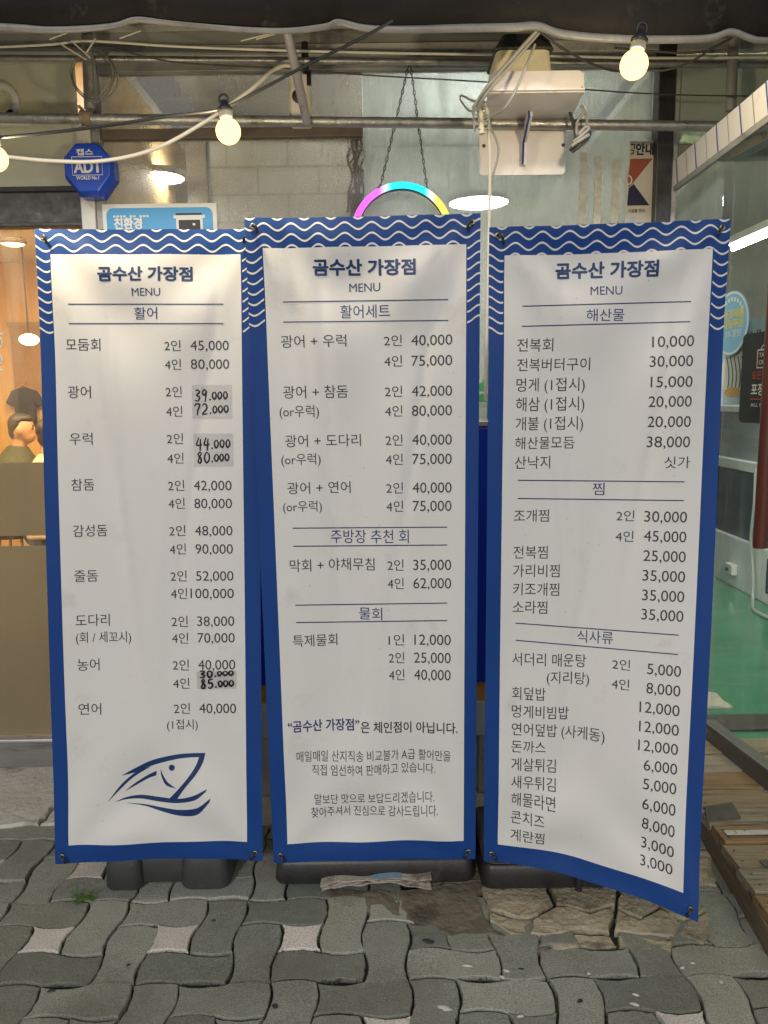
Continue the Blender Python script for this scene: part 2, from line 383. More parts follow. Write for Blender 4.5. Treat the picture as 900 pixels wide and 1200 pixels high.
# joint soil and moss between the pavers
SOIL = mat("joint soil", (.010,.009,.007), .95, col2=(.030,.027,.020), scale=40, bump=.8, bscale=160, col3=(.035,.06,.012), s3=5, lo3=.5, hi3=.6)
sm = MB(); nx, ny = 90, 60
Vg = []
for j in range(ny+1):
    for i in range(nx+1):
        Vg.append((-4.6+9.2*i/nx, -2+4.9*j/ny, -.0165+rnd.uniform(-.002,.002)))
sm.add(Vg, [(j*(nx+1)+i, j*(nx+1)+i+1, (j+1)*(nx+1)+i+1, (j+1)*(nx+1)+i) for j in range(ny) for i in range(nx)], True)
struct("soil", sm, SOIL)
MOSS = mat("moss", (.03,.055,.010), .9, col2=(.075,.11,.02), scale=90)
ms = MB()
def moss_at(x, y, r, k):
    for _ in range(k):
        a = rnd.uniform(0, 6.28); q = r*math.sqrt(rnd.random()); X, Y = x+q*math.cos(a), y+q*.6*math.sin(a)
        h = rnd.uniform(.003,.009); t = rnd.uniform(0, 6.28); w_ = rnd.uniform(.0015,.004)
        dx, dy = w_*math.cos(t), w_*math.sin(t); lx, ly = rnd.gauss(0,.003), rnd.gauss(0,.003)
        ms.add([(X-dx, Y-dy, -.009), (X+dx, Y+dy, -.009), (X+lx, Y+ly, -.009+h)], [(0,1,2)])
for bi in range(-6, 9):
    for bj in range(-3, 2):
        for _ in range(7):
            i = rnd.choice([0,1,2,3]); t = rnd.random()*3
            x = OX+(bi*3+(i if _ % 2 else t))*UX-(UX if bj < 0 else 0); y = OY+(bj*3+(t if _ % 2 else i))*UY
            if (rnd.random() < .55): moss_at(x, y, .02, 22)
for (bi, bj) in ((0,0),(1,0),(2,0)):
    for cx, cy in ((1,1),(2,1),(1,2),(1.5,1),(2,1.5)):
        moss_at(OX+(bi*3+cx)*UX, OY+(bj*3+cy)*UY, .02, 60)
for px, py in ((130,1055),(300,1055),(320,1052),(100,1055),(450,1075),(600,1115),(700,1118),(505,1090)):
    q = gr(px, py); moss_at(q[0], q[1], .035, 70)
tag(build("moss", ms, MOSS), "green moss growing in the joints of the grey paving blocks", "moss", kind='stuff')

sp_ = MB(); gm_ = MB()
def blot(mb, px, py, r, asp=.6):
    q = gr(px, py, .004); n = 11; ph = rnd.uniform(0, 6)
    R = [r*(1+.35*math.sin(2*a+ph)+rnd.uniform(-.2,.2)) for a in np.linspace(0, 2*math.pi, n, endpoint=False)]
    P = [(q[0]+R[i]*math.cos(2*math.pi*i/n), q[1]+asp*R[i]*math.sin(2*math.pi*i/n)) for i in range(n)]
    mb.add([(x, y, .0015) for x, y in P]+[(q[0]+(x-q[0])*.55, q[1]+(y-q[1])*.55, .0048) for x, y in P], [(i, (i+1) % n, n+(i+1) % n, n+i) for i in range(n)]+[tuple(range(n, 2*n))], True)
for a in ((548,1131,.011),(594,1137,.009),(588,1144,.007),(521,1180,.016),(744,1176,.010),(800,1133,.007),(812,1128,.006),(745,1165,.008),(610,1190,.007),(690,1140,.006),(845,1150,.007)): blot(sp_, *a)
for a in ((502,1102,.015),(611,1135,.008),(150,1130,.006),(322,1178,.010),(250,1078,.005),(395,1150,.007),(60,1160,.008),(680,1172,.009)): blot(gm_, *a)
tag(build("paint_spots", sp_, mat("dried pale spots", (.48,.46,.40), .8, col2=(.6,.58,.52), scale=50)), "small dried pale spots on the grey paving blocks", "spots", kind='stuff')
tag(build("gum_spots", gm_, mat("old gum", (.02,.02,.02), .6)), "old flattened black gum spots on the grey paving blocks", "spots", kind='stuff')

# concrete strip along the shop foot and the broken concrete patch
CONC = mat("old concrete", (.40,.38,.33), .88, col2=(.62,.60,.54), scale=7, amt=.7, bump=.7, bscale=45, col3=(.17,.14,.10), s3=3.5, lo3=.56, hi3=.72)
CONC2 = mat("broken yellowish concrete", (.25,.21,.145), .6, col2=(.47,.41,.30), scale=14, amt=.6, bump=1., bscale=60, col3=(.075,.056,.034), s3=5, lo3=.50, hi3=.68)
CONCD = mat("dirty brown concrete", (.10,.085,.06), .92, col2=(.20,.175,.125), scale=11, bump=1., bscale=40, col3=(.045,.038,.028), s3=7, lo3=.5, hi3=.64)
cs = MB()
def slab(mb, poly, z0, z1, jit=.006, ins=.004):
    P = []
    n = len(poly)
    for i in range(n):
        a, b = np.array(poly[i], float), np.array(poly[(i+1) % n], float); k = max(1, int(np.linalg.norm(b-a)/.025))
        for j in range(k):
            P.append(a+(b-a)*j/k+np.array([rnd.gauss(0, jit), rnd.gauss(0, jit)])*(0 if j == 0 else 1))
    P = np.array(P)
    ar = sum(P[i][0]*P[(i+1) % len(P)][1]-P[(i+1) % len(P)][0]*P[i][1] for i in range(len(P)))
    if ar < 0: P = P[::-1]
    Q = inset(P, ins); n = len(P); o = [(p[0], p[1], z0) for p in P]+[(p[0], p[1], z1-.006) for p in P]
    zt = [z1+rnd.gauss(0, .0018) for _ in P]
    o += [(q[0], q[1], zt[i]) for i, q in enumerate(Q)]
    mb.add(o, [(r*n+i, r*n+(i+1) % n, (r+1)*n+(i+1) % n, (r+1)*n+i) for r in range(2) for i in range(n)]+[tuple(range(2*n, 3*n))])
xs = [-4.6, -2.4, -1.75, -1.22, -.72, -.2]
for i in range(len(xs)-1):
    slab(cs, [(xs[i]+.004, 2.50+.03*math.sin(i*2.1)), (xs[i+1]-.004, 2.50+.03*math.sin((i+1)*2.1)), (xs[i+1]-.004, 2.965), (xs[i]+.004, 2.965)], -.03, .012, .008)
slab(cs, [(-.19, 2.46), (.55, 2.42), (.55, 2.965), (-.19, 2.965)], -.03, .012)
slab(cs, [(.56, 2.42), (1.08, 2.40), (1.08, 2.965), (.56, 2.965)], -.03, .014)
struct("concrete_strip", cs, CONC)
cp = MB(); G2 = lambda L: [gr(*q)[:2] for q in L]
for (P, z) in (([(566,1036),(604,1030),(640,1040),(648,1062),(620,1078),(598,1076),(570,1064)], .005), ([(644,1038),(722,1038),(720,1062),(690,1070),(652,1062)], .007),
               ([(572,1068),(598,1079),(622,1081),(618,1097),(598,1096),(574,1080)], .003), ([(624,1080),(652,1065),(692,1073),(717,1066),(714,1095),(680,1090),(640,1098),(622,1096)], .006),
               ([(726,1040),(760,1040),(772,1062),(752,1078),(724,1064)], .004), ([(764,1040),(800,1040),(828,1068),(800,1080),(776,1064)], .006), ([(724,1068),(750,1081),(774,1067),(798,1083),(790,1099),(752,1096),(720,1092)], .004),
               ([(802,1082),(829,1071),(834,1092),(824,1107),(794,1099)], .002), ([(600,1000),(722,1000),(722,1034),(644,1035),(606,1027)], .006), ([(726,1000),(830,1000),(840,1040),(726,1037)], .004),
               ([(640,1101),(690,1095),(715,1098),(722,1108),(650,1112)], -.002), ([(724,1096),(752,1099),(790,1103),(786,1114),(726,1110)], -.002)):
    slab(cp, G2(P), -.03, z+.0025, .0042, .003)
struct("concrete_patch", cp, CONC2)
cd = MB()
slab(cd, G2([(468,1044),(562,1034),(568,1076),(594,1098),(560,1096),(530,1098),(500,1084),(476,1078)]), -.03, .004, .006)
slab(cd, G2([(520,1098),(560,1098),(596,1100),(636,1102),(646,1114),(600,1116),(540,1113)]), -.03, -.002, .006)
slab(cd, G2([(385,1040),(466,1044),(470,1074),(440,1066),(395,1060)]), -.03, .0, .006)
slab(cd, G2([(500,1000),(598,1000),(598,1030),(562,1034),(500,1036)]), -.03, .005, .006)
struct("dirt_patch", cd, CONCD)

# ================================================================== MENU BANNERS
BLUE = mat("blue printed vinyl", (.007,.044,.205), .5, spec=.25, col2=(.009,.053,.228), scale=3, bump=.04, bscale=420)
CREAM = mat("off white printed vinyl", (.66,.645,.62), .42, col2=(.71,.695,.67), scale=3.2, amt=.8, bump=.06, bscale=420, col3=(.47,.445,.405), s3=3.4, lo3=.58, hi3=.82, specks=(.22,.19,.15))
WAVE = mat("white wave print", (.66,.64,.62), .5)
TAPE = mat("clear tape", (.50,.49,.49), .12, col2=(.56,.55,.545), scale=14, bump=.25, bscale=30)
EYELET = mat("worn brass eyelet", (.30,.27,.22), .35, .9)

class Sheet:
    def __init__(s, TL, TR, BL, BR, curl=None, seed=0, belly=.012):
        s.c = [np.array(at(*q)) for q in (TL, TR, BL, BR)]; s.curl = curl; s.seed = seed; s.belly = belly
    def base(s, u, v):
        a, b, c, d = s.c
        p = (a*(1-u)+b*u)*(1-v)+(c*(1-u)+d*u)*v
        if s.curl is not None: p = p+s.curl*max(u, 0)**1.5*max(v, 0)**2.4
        return p
    def __call__(s, u, v, lift=0.):
        p = s.base(u, v)
        k = s.seed
        # the cloth hangs between its four eyelets: sag in the edges, pull creases from the corners
        y = s.belly*math.sin(math.pi*min(max(u,0),1))*(.35+.65*math.sin(math.pi*min(max(v,0),1)))
        y += .0045*math.sin(u*7.3+k)*math.sin(v*3.1+k*1.7)+.0022*math.sin(u*17+v*5+k*2.2)
        g_ = lambda x: math.exp(-x*x)
        y += (.0050*g_((u-.16-.42*v)/.035)+.0050*g_((u-.86+.45*v)/.030)+.0035*g_((u-.30-.10*v)/.03))*g_((v-.30)/.28)
        y += (.0030*g_((u-.42-.05*math.sin(v*9+k))/.03)-.0030*g_((u-.55-.04*math.sin(v*7+k))/.035))*g_((v-.62)/.22)
        for (cu, cv, su) in ((0,0,1),(1,0,-1),(0,1,1),(1,1,-1)):
            du, dv = (u-cu)*.6, (v-cv)*1.8; r = math.hypot(du, dv)+1e-6; an = math.atan2(abs(dv), abs(du))
            y += .0055*math.exp(-((r-.30)/.26)**2)*math.sin(an*9+k+cu*2+cv)*(1-math.exp(-(r/.16)**2))
            y -= .005*math.exp(-(r/.09)**2)
        return p+np.array([0, y-lift, 0])
    def inv(s, px, py):
        u, v = .5, .5
        for _ in range(14):
            q = proj(s(u, v)); e = np.array([px, py])-q
            J = np.array([(proj(s(u+1e-4, v))-q)/1e-4, (proj(s(u, v+1e-4))-q)/1e-4]).T
            d = np.linalg.solve(J, e); u += d[0]; v += d[1]
            if np.abs(d).max() < 1e-6: break
        return u, v
    def patch(s, mb, u0, u1, v0, v1, lift, nu=24, nv=70, thick=0):
        V = [s(u0+(u1-u0)*i/nu, v0+(v1-v0)*j/nv, lift) for j in range(nv+1) for i in range(nu+1)]
        Fc = [(j*(nu+1)+i, (j+1)*(nu+1)+i, (j+1)*(nu+1)+i+1, j*(nu+1)+i+1) for j in range(nv) for i in range(nu)]
        mb.add(V, Fc, True)
        if thick:
            n0 = len(V); V2 = [p+np.array([0, thick, 0]) for p in V]
            mb.add(V2, [tuple(reversed(f)) for f in Fc], True)
            rim = [i for i in range(nu+1)]+[j*(nu+1)+nu for j in range(1, nv+1)]+[nv*(nu+1)+i for i in range(nu-1, -1, -1)]+[j*(nu+1) for j in range(nv-1, 0, -1)]
            R2 = [V[i] for i in rim]+[V2[i] for i in rim]; n = len(rim)
            mb.add(R2, [(i, (i+1) % n, n+(i+1) % n, n+i) for i in range(n)])
    def text(s, mb, st, x0, x1, yt, yb, bold=0., lift=.0019, yr=None):
        u0, v0 = s.inv(x0, yb); u1, v1 = s.inv(x1, yb if yr is None else yr)
        if yr is None:                  # run along the print's own row
            v1 = v0
            for _ in range(6):
                e = x1-proj(s(u1, v1))[0]; g_ = (proj(s(u1+1e-3, v1))[0]-proj(s(u1, v1))[0])/1e-3; u1 += e/g_
        ut, vt = s.inv(x0, yt)
        V, Fc = norm_text(st, bold)
        asp = (yb-yt)/(x1-x0)
        for i, (da, db) in enumerate(bold_steps(bold)):
            mb.add([s(u0+(u1-u0)*(a+da*asp), v0+(v1-v0)*a+(vt-v0)*(b+db), lift+i*2e-5) for a, b in V], Fc)
    def rule(s, mb, x0, y0, x1, y1, w_=1.25, lift=.0022, n=70):
        P = []
        for k in range(n+1):
            x, y = x0+(x1-x0)*k/n, y0+(y1-y0)*k/n; P.append(s(*s.inv(x, y-w_/2), lift)); P.append(s(*s.inv(x, y+w_/2), lift))
        mb.add(P, [(2*k, 2*k+1, 2*k+3, 2*k+2) for k in range(n)])
    def ribbon(s, mb, pts, wd, lift=.0017):        # pts in photo measure, half-width(s) in the same
        pts = [np.array(p, float) for p in pts]; V = []
        for i, p in enumerate(pts):
            t = pts[min(i+1, len(pts)-1)]-pts[max(i-1, 0)]; t = t/(np.linalg.norm(t)+1e-9); nn = np.array([-t[1], t[0]])
            h = wd[i] if hasattr(wd, '__len__') else wd
            V += [s(*s.inv(*(p+nn*h)), lift), s(*s.inv(*(p-nn*h)), lift)]
        mb.add(V, [(2*i, 2*i+1, 2*i+3, 2*i+2) for i in range(len(pts)-1)])
    def poly(s, mb, pts, lift=.0017):
        mb.add([s(*s.inv(*p), lift) for p in pts], [tuple(range(len(pts)))])

DIG = {'0': [[(.5,1),(.1,.75),(.05,.35),(.4,0),(.85,.25),(.9,.7),(.5,1)]],
       '2': [[(.05,.8),(.4,1),(.8,.8),(.7,.45),(.05,.02),(.95,.06)]],
       '3': [[(.1,.92),(.5,1),(.85,.8),(.4,.55),(.9,.32),(.6,.02),(.05,.08)]],
       '4': [[(.35,1),(.02,.4),(1,.42)],[(.75,.9),(.62,-.1)]],
       '5': [[(.9,1),(.3,.96),(.2,.55),(.7,.6),(.9,.3),(.5,0),(.05,.08)]],
       '7': [[(.0,.75),(.1,.98),(.9,.95),(.55,.4),(.45,-.05)]],
       '8': [[(.8,.9),(.4,1),(.2,.75),(.75,.35),(.6,.02),(.15,.1),(.35,.5),(.8,.9)]],
       '9': [[(.85,.85),(.4,1),(.1,.7),(.5,.5),(.85,.85),(.7,.3),(.55,-.1)]]}
def handwrite(sh, mb, st, x0, x1, yt, yb, slope=-.05, wd=.85, lift=.0026):
    n = len(st); cw = (x1-x0)/sum(.45 if c in '.,' else .78 if (c == '0' and i > 1) else 1 for i, c in enumerate(st)); x = x0
    for i, ch in enumerate(st):
        if ch in '.,':
            cx = x+.2*cw; cy = yb-1+(cx-x0)*slope; sh.ribbon(mb, [(cx-.9, cy), (cx+.9, cy+.3)], 1.0, lift); x += .45*cw; continue
        small = ch == '0' and i > 1; cwid = cw*(.78 if small else 1); h = (yb-yt)*(.66 if small else 1)
        for stroke in DIG[ch]:
            P = spline([(x+px_*cwid*.74+cwid*.08+random.uniform(-.3,.3), yb-py_*h-(1.2 if small else 0)+(x-x0)*slope) for px_, py_ in stroke], 5)
            sh.ribbon(mb, P, [wd*(.75+.45*math.sin(math.pi*k/len(P))) for k in range(len(P))], lift)
        x += cwid

def hook(mb, sh, u, v, flip):           # eyelet with the stand's hooked rod end through it
    c = sh(u, v, .002); rg = []
    mb2 = MB()
    mb.lathe(c+np.array([0,-.0012,0]), [(.0035,0),(.0075,-.0012),(.0078,.0008),(.0035,.0008)], 16, 'y')
    mb2.tube(spline([c+np.array([0,.03,-.004]), c+np.array([0,.004,0]), c+np.array([flip*.004,-.012,.002]), c+np.array([flip*.011,-.015,-.006]), c+np.array([flip*.012,-.009,-.014])], 6), .0034, 8)
    mb2.ell(c+np.array([flip*.012,-.009,-.014]), (.0046,.0046,.0046), 8, 6)
    return mb2

def banner(name, label, sh, white, shop_title, heads, rows, rules, nwaves=8.4, seed=0):
    bp_ = sh(.5, 1.0); root = thing(name, label, "menu banner", (bp_[0], bp_[1]+.05, 0), "menu banners")
    m = MB(); sh.patch(m, 0, 1, 0, 1, 0, 110, 190, thick=.0008); panel = build("banner_sheet", m, BLUE, root)
    u0, u1, v0, v1 = white
    m = MB(); sh.patch(m, u0, u1, v0, v1, .0012, 110, 190); build("print_field", m, CREAM, panel)
    # white wave lines on the blue border
    m = MB(); H = 1.815; WL = 1/nwaves; sp = .0264/H; am = .0088/H; hw = .0025/H; N = 420
    for k in range(11):
        vc = -.002+k*sp; run = []
        def flush():
            if len(run) > 1:
                P = []
                for (uu, a, b) in run: P += [sh(uu, a, .0006), sh(uu, b, .0006)]
                m.add(P, [(2*i, 2*i+1, 2*i+3, 2*i+2) for i in range(len(run)-1)], True)
            run.clear()
        for i in range(N+1):
            uu = i/N; c = vc-am*math.cos(2*math.pi*uu/WL+seed); a, b = c-hw, c+hw
            if abs(uu-.5) > .5-.0: pass
            inside = u0-.004 < uu < u1+.004 and b > v0
            a = max(a, .0004)
            if b <= a or (inside and a > v0-.0005): flush(); continue
            if inside: b = min(b, v0)
            run.append((uu, a, b))
        flush()
    build("wave_pattern", m, WAVE, panel)
    mt, mn = MB(), MB()
    sh.text(mn, shop_title[0], *shop_title[1:5], bold=.040, yr=shop_title[5] if len(shop_title) > 5 else None)
    build('title_lettering', mn, NAVY, panel)
    for h in heads:
        mn = MB(); sh.text(mn, h[0], *h[1:5], bold=h[5] if len(h) > 5 else .004); build('heading_lettering', mn, NAVY, panel)
    for r in rules: mn = MB(); sh.rule(mn, *r); build('rule_line', mn, NAVY, panel)
    for r in rows:
        mt = MB(); sh.text(mt, *r[:5], bold=r[5] if len(r) > 5 else 0); build('price_lettering' if r[0][0].isdigit() and not hangul(r[0]) else 'item_lettering', mt, INK, panel)
    # stand: crossed rods behind the sheet, hooks through the eyelets
    for (u, v, fl) in ((.035,.012,1),(.965,.012,-1),(.035,.986,1),(.965,.986,-1)):
        e = MB(); hk = hook(e, sh, u, v, fl); build("eyelet", e, EYELET, panel); build("hook", hk, BLACKP, root)
    st_ = MB(); hub = np.array([bp_[0], bp_[1]+.09, .62])
    for (u, v) in ((.035,.012),(.965,.012),(.035,.986),(.965,.986)):
        e = sh(u, v)+np.array([0,.012,0]); P_ = spline([hub, (hub+e)/2+np.array([0,.012,0]), e], 8)
        for p_ in P_:
            uu, vv = sh.inv(*proj(p_)); p_[1] = max(p_[1], sh(uu, vv)[1]+.009)
        st_.tube(P_, .0042, 8)
    st_.tube([hub+np.array([0,0,-.6]), hub+np.array([0,0,.05])], .011, 12)
    build("stand_rod", st_, BLACKP, root)
    return root, panel

# --- left banner -------------------------------------------------
ROWS_L = [405,427,459,482,514,537,569,590,622,643.5,675,695.5,728,747.5,779,800.5,830]
def colx(y, a, b, ya, yb): return a+(b-a)*(y-ya)/(yb-ya)
rowsL = []
prL = ['45,000','80,000',None,None,None,None,'42,000','80,000','48,000','90,000','52,000','100,000','38,000','70,000','40,000',None,'40,000']
for i, y in enumerate(ROWS_L):
    dx = (y-405)*11/425
    rowsL.append(('4인' if i % 2 else '2인', 193+dx, 212+dx, y-6.6, y+6.4))
    if prL[i]: rowsL.append((prL[i], (223.5 if len(prL[i]) == 6 else 216.5)+dx*.93, 268.3+dx*.78, y-6, y+5.4))
rowsL += [('모둠회',78,118,396.5,411),('광어',80,107,452,466.5),('우럭',82,109,507,521),('참돔',84,111,561,575),('감성돔',86,126,615,629),
          ('줄돔',87.5,115,668,682),('도다리',89,129,720,734),('(회 / 세꼬시)',89.5,154,740.5,753.5),('농어',91,117,772,786),('연어',92.5,119,824,837.5),('(1접시)',196,232,843,855)]
shL = Sheet((41,268,2.10),(301,268,2.10),(66,1011,2.09),(308,1007,2.09), seed=.4)
LB, LP = banner("menu_banner", "menu banner with the drawn blue fish head near its bottom edge", shL, (.066,.925,.036,.968),
    ('곰수산 가장점',115.5,225.5,312.5,329), [('MENU',155,188,337.5,347,0),('활어',158,184.5,360,374.5)], rowsL,
    [(80,356.5,262,356.5),(81,379.3,262,379.3)], 8.0, .9)
# taped-over prices in black marker
for (x0, y0, x1, y1, lines) in ((225,451,272,490,(('39.000',228,268,457,470),('72.000',228,269,473.5,486))),
                                (227,508,273.5,546,(('44.000',230,271,513,527),('80.000',231,270,530,542.5)))):
    m = MB(); u0, v0 = shL.inv(x0, y0); u1, v1 = shL.inv(x1, y1); shL.patch(m, u0, u1, v0, v1, .0019, 12, 10)
    ps = build("price_sticker", m, TAPE, LP); m = MB()
    for l in lines: handwrite(shL, m, *l)
    build("marker_lettering", m, MARK, LP)
m = MB(); u0, v0 = shL.inv(231, 786); u1, v1 = shL.inv(277, 807)
V = []
for j in range(9):
    for i in range(13):
        u, v = u0+(u1-u0)*i/12, v0+(v1-v0)*j/8
        cu = (1-j/8)**2*.006
        V.append(shL(u, v, .0020+cu*(.6+.4*math.sin(i*.9))))
m.add(V, [(j*13+i, (j+1)*13+i, (j+1)*13+i+1, j*13+i+1) for j in range(8) for i in range(12)], True)
tag(build("price_sticker", m, TAPE, LP), "sticker peeling off along its top edge")
m = MB(); handwrite(shL, m, '30.000', 234, 275, 785, 793, lift=.0085); handwrite(shL, m, '85.000', 235, 275, 795.5, 806, lift=.0062); build("marker_lettering", m, MARK, LP)
# fish emblem (photo measure = 130+X/6.92, 870+Y/6.92)
E_ = lambda L: [(130+x/6.92, 870+y/6.92) for x, y in L]
m = MB()
def band(outer, inner):                 # a crescent between two splines of equal count
    a, b = spline(E_(outer), 6), spline(E_(inner), 6)
    P = []
    for p, q in zip(a, b): P += [shL(*shL.inv(*p), .0017), shL(*shL.inv(*q), .0017)]
    m.add(P, [(2*i, 2*i+1, 2*i+3, 2*i+2) for i in range(len(a)-1)], True)
band([(90,266),(200,205),(340,140),(520,98),(640,86),(768,83)], [(90,268),(205,238),(350,180),(520,136),(640,120),(745,117)])
band([(205,234),(120,305),(55,375),(-20,475)], [(330,190),(190,275),(90,365),(-20,478)])
band([(768,83),(745,165),(690,260),(600,370),(535,462)], [(716,117),(690,185),(640,265),(555,370),(478,450)])
band([(372,228),(300,262),(200,325),(118,390)], [(370,264),(300,290),(220,335),(118,392)])
band([(404,212),(425,265),(465,325),(528,370)], [(404,214),(412,275),(450,345),(528,372)])
band([(35,480),(130,440),(250,422),(400,440),(540,455),(660,435),(780,378)], [(35,482),(130,458),(250,453),(400,478),(540,490),(680,468),(770,400)])
band([(135,487),(280,498),(420,525),(560,545),(700,530),(808,452)], [(135,489),(280,512),(420,558),(560,592),(700,585),(800,485)])
shL.poly(m, [(130+(495+25*math.cos(a*math.pi/8))/6.92, 870+(203+25*math.sin(a*math.pi/8))/6.92) for a in range(16)][::-1])
build("fish_emblem", m, NAVY, LP)

# --- middle banner -----------------------------------------------
rowsM = []
prM = {399:('2인','40,000'),423:('4인','75,000'),458.5:('2인','42,000'),481.5:('4인','80,000'),515.5:('2인','40,000'),538:('4인','75,000'),571.5:('2인','40,000'),593:('4인','75,000'),
       662:('2인','35,000'),683.5:('4인','62,000'),749.5:('1인','12,000'),770.5:('2인','25,000'),790.5:('4인','40,000')}
for y, (a, b) in prM.items():
    rowsM.append((a, 450+(y-399)*.0155, 471-(y-399)*-.0077, y-6.6, y+6.8)); rowsM.append((b, (482 if b[0] != '1' else 486-3.4)+(y-399)*.0085, 530-(y-399)*.005, y-6.3, y+6.0))
rowsM += [('광어 + 우럭',329.5,406,393,407.5),('광어 + 참돔',332,408,452,467),('(or우럭)',328,374,475,489),('광어 + 도다리',334.5,423,509.5,524),('(or우럭)',330,376,531.5,545),
          ('광어 + 연어',337,411,565,579),('(or우럭)',332,377.5,587,600),('막회 + 야채무침',340,439,655.5,670),('특제물회',343.5,395.5,744,758),
          ('은 체인점이 아닙니다.',423,536,845,858.5,.014),('매일매일 산지직송 비교불가 A급 활어만을',348,528,880.5,893),('직접 엄선하여 판매하고 있습니다.',366,510,895.5,908),
          ('말보단 맛으로 보답드리겠습니다.',369,509,930,942.5),('찾아주셔서 진심으로 감사드립니다.',365,513,945.5,958)]
shM = Sheet((287,256,2.06),(563,250,2.04),(321,1010,2.10),(557,1006,2.10), seed=2.1)
MBn, MP = banner("menu_banner", "middle menu banner, standing over the folded cardboard strip", shM, (.072,.941,.041,.967),
    ('곰수산 가장점',367.5,486.5,304,322.5,321.3), [('MENU',409.5,445.5,332.5,342.5,0),('활어세트',399,457,357.5,373),('주방장 추천 회',388,479,620.5,636.5),('물회',421,448,711,725.5),('“곰수산 가장점”',338,421,845,858.5,.02)],
    rowsM, [(331.7,354,525,351.2),(332,377.5,525,375.6),(343,618.8,524,617.6),(344,640,524,638.5),(346,709,524,706.5),(347,729.3,524,727)], 8.7, 1.9)

# --- right banner ------------------------------------------------
rowsR = [('전복회',606,648,396.5,412),('전복버터구이',606,691,420,435),('멍게 (1접시)',605,685,443,459),('해삼 (1접시)',604.5,684.5,465.5,482),('개불 (1접시)',604,683,488.5,504.5),
         ('해산물모둠',603.5,673,512,526.5),('산낙지',603,644.5,534.5,549.5),('싯가',778,808,534.5,548.5),
         ('조개찜',602,643,597,611.5),('전복찜',601.5,641.5,639.5,654.5),('가리비찜',601,655.5,661,676),('키조개찜',601,655,682.5,697.5),('소라찜',600.5,641,703.5,718.5),
         ('서더리 매운탕',600,686.5,764,779),('(지리탕)',640.5,690,786,800.5),('회덮밥',600,639,804,819),('멍게비빔밥',599.5,666,825,840),('연어덮밥 (사케동)',599.5,708,846,861),
         ('돈까스',599,639,866.5,881),('게살튀김',599,651,887,902.5),('새우튀김',599,651,908,923),('해물라면',599,650.5,928,943.5),('콘치즈',598.5,637.5,949,963.5),('계란찜',598,637,969.5,984),
         ('2인',722,743,597.5,610.5),('4인',721,742,621.5,634.5),('2인',717,738,771,784),('4인',716.5,737,794,807)]
for (t, x0, x1, y) in (('10,000',764,812.7,401),('30,000',761,811.5,424),('15,000',762,811,448),('20,000',759.5,810,471),('20,000',758.5,809,494.5),('38,000',757.5,808,518),
      ('30,000',754.5,804.5,605),('45,000',754,803.7,628),('25,000',753.5,803,651),('35,000',752.5,802.3,674),('35,000',752,801.3,697),('35,000',751,800.3,719.5),
      ('5,000',758,797.5,783.5),('8,000',757,796.7,806),('12,000',749,795.8,828),('12,000',748.5,795,850.5),('12,000',747.5,794,872.5),('6,000',754,793,896),('5,000',753,792,918),('6,000',752,791,941),
      ('8,000',751.5,790,963.5),('3,000',751,789,986),('3,000',750,787.5,1007)):
    rowsR.append((t, x0, x1, y-6.6, y+6.2))
cR = [np.array(at(*q)) for q in ((573,267,2.02),(855,257,1.99),(567,1019,2.07),(812,1078,1.84))]
shR = Sheet((573,267,2.02),(855,257,1.99),(567,1009,2.07),(820,1012,2.06), seed=4.0)
shR.curl = np.array(at(817,1079,1.86))-shR.c[3]
RBn, RP = banner("menu_banner", "menu banner with its lower right corner curling away from the stand", shR, (.066,.932,.039,.969),
    ('곰수산 가장점',651.5,770.5,308.5,326.5,323.5), [('MENU',692,729,336,346,0),('해산물',687,731,362,376.5),('찜',694,708,565.5,580),('식사류',676,718,737.5,752)],
    rowsR, [(612,359,809.5,353.4),(611.5,382.5,808.5,377),(606.5,562.7,801.5,564.5),(606.5,584,801,586.5),(604,730,795,744),(604,750,794,766.7)], 8.7, .2)

# --- bases -------------------------------------------------------
def rbox(mb, x0, x1, y0, y1, z0, z1, r=.03, taper=.01, n=5):
    def ring(dx, z):
        P = []
        for (cx, cy, a0) in ((x1-r, y1-r, 0), (x0+r, y1-r, 90), (x0+r, y0+r, 180), (x1-r, y0+r, 270)):
            for k in range(n+1):
                a = R_(a0+90*k/n); P.append((cx+(r-dx)*math.cos(a), cy+(r-dx)*math.sin(a), z))
        return P
    rings = [ring(.006, z0), ring(0, z0+.008), ring(taper*.5, z1-.014), ring(taper, z1-.004), ring(taper+.006, z1)]
    N = len(rings[0]); V = [p for rg in rings for p in rg]
    mb.add(V, [(i*N+k, i*N+(k+1) % N, (i+1)*N+(k+1) % N, (i+1)*N+k) for i in range(4) for k in range(N)], True)
    mb.add(rings[0], [tuple(range(N))[::-1]]); mb.add(rings[-1], [tuple(range(N))])
q0, q1 = gr(122,1046), gr(268,1046); yb = 2.13
m = MB(); rbox(m, q0[0], q0[0]+.115, yb, yb+.36, .003, .115, .03); rbox(m, q1[0]-.15, q1[0], yb, yb+.36, .003, .115, .035)
rbox(m, q0[0]+.09, q1[0]-.11, yb+.025, yb+.34, .012, .108, .02)
tag(build("base", m, GREYP, LB), "grey water filled foot with two rounded lobes")
q0, q1 = gr(323,1035), gr(556,1031); yb = 2.135
m = MB(); rbox(m, q0[0], q1[0], yb, yb+.34, .012, .088, .035, .012)
b = build("base", m, BLACKP, MBn); tag(b, "wide black tray foot with a worn grey rim")
m = MB()
rbox(m, q0[0]+.006, q1[0]-.006, yb+.006, yb+.334, .089, .101, .035, .006); build("base_rim", m, GREYP, b)
q0, q1 = gr(563,1040), gr(760,1044)
m = MB(); rbox(m, q0[0], q0[0]+.50, 2.10, 2.43, .012, .088, .035, .012); b = build("base", m, BLACKP, RBn)
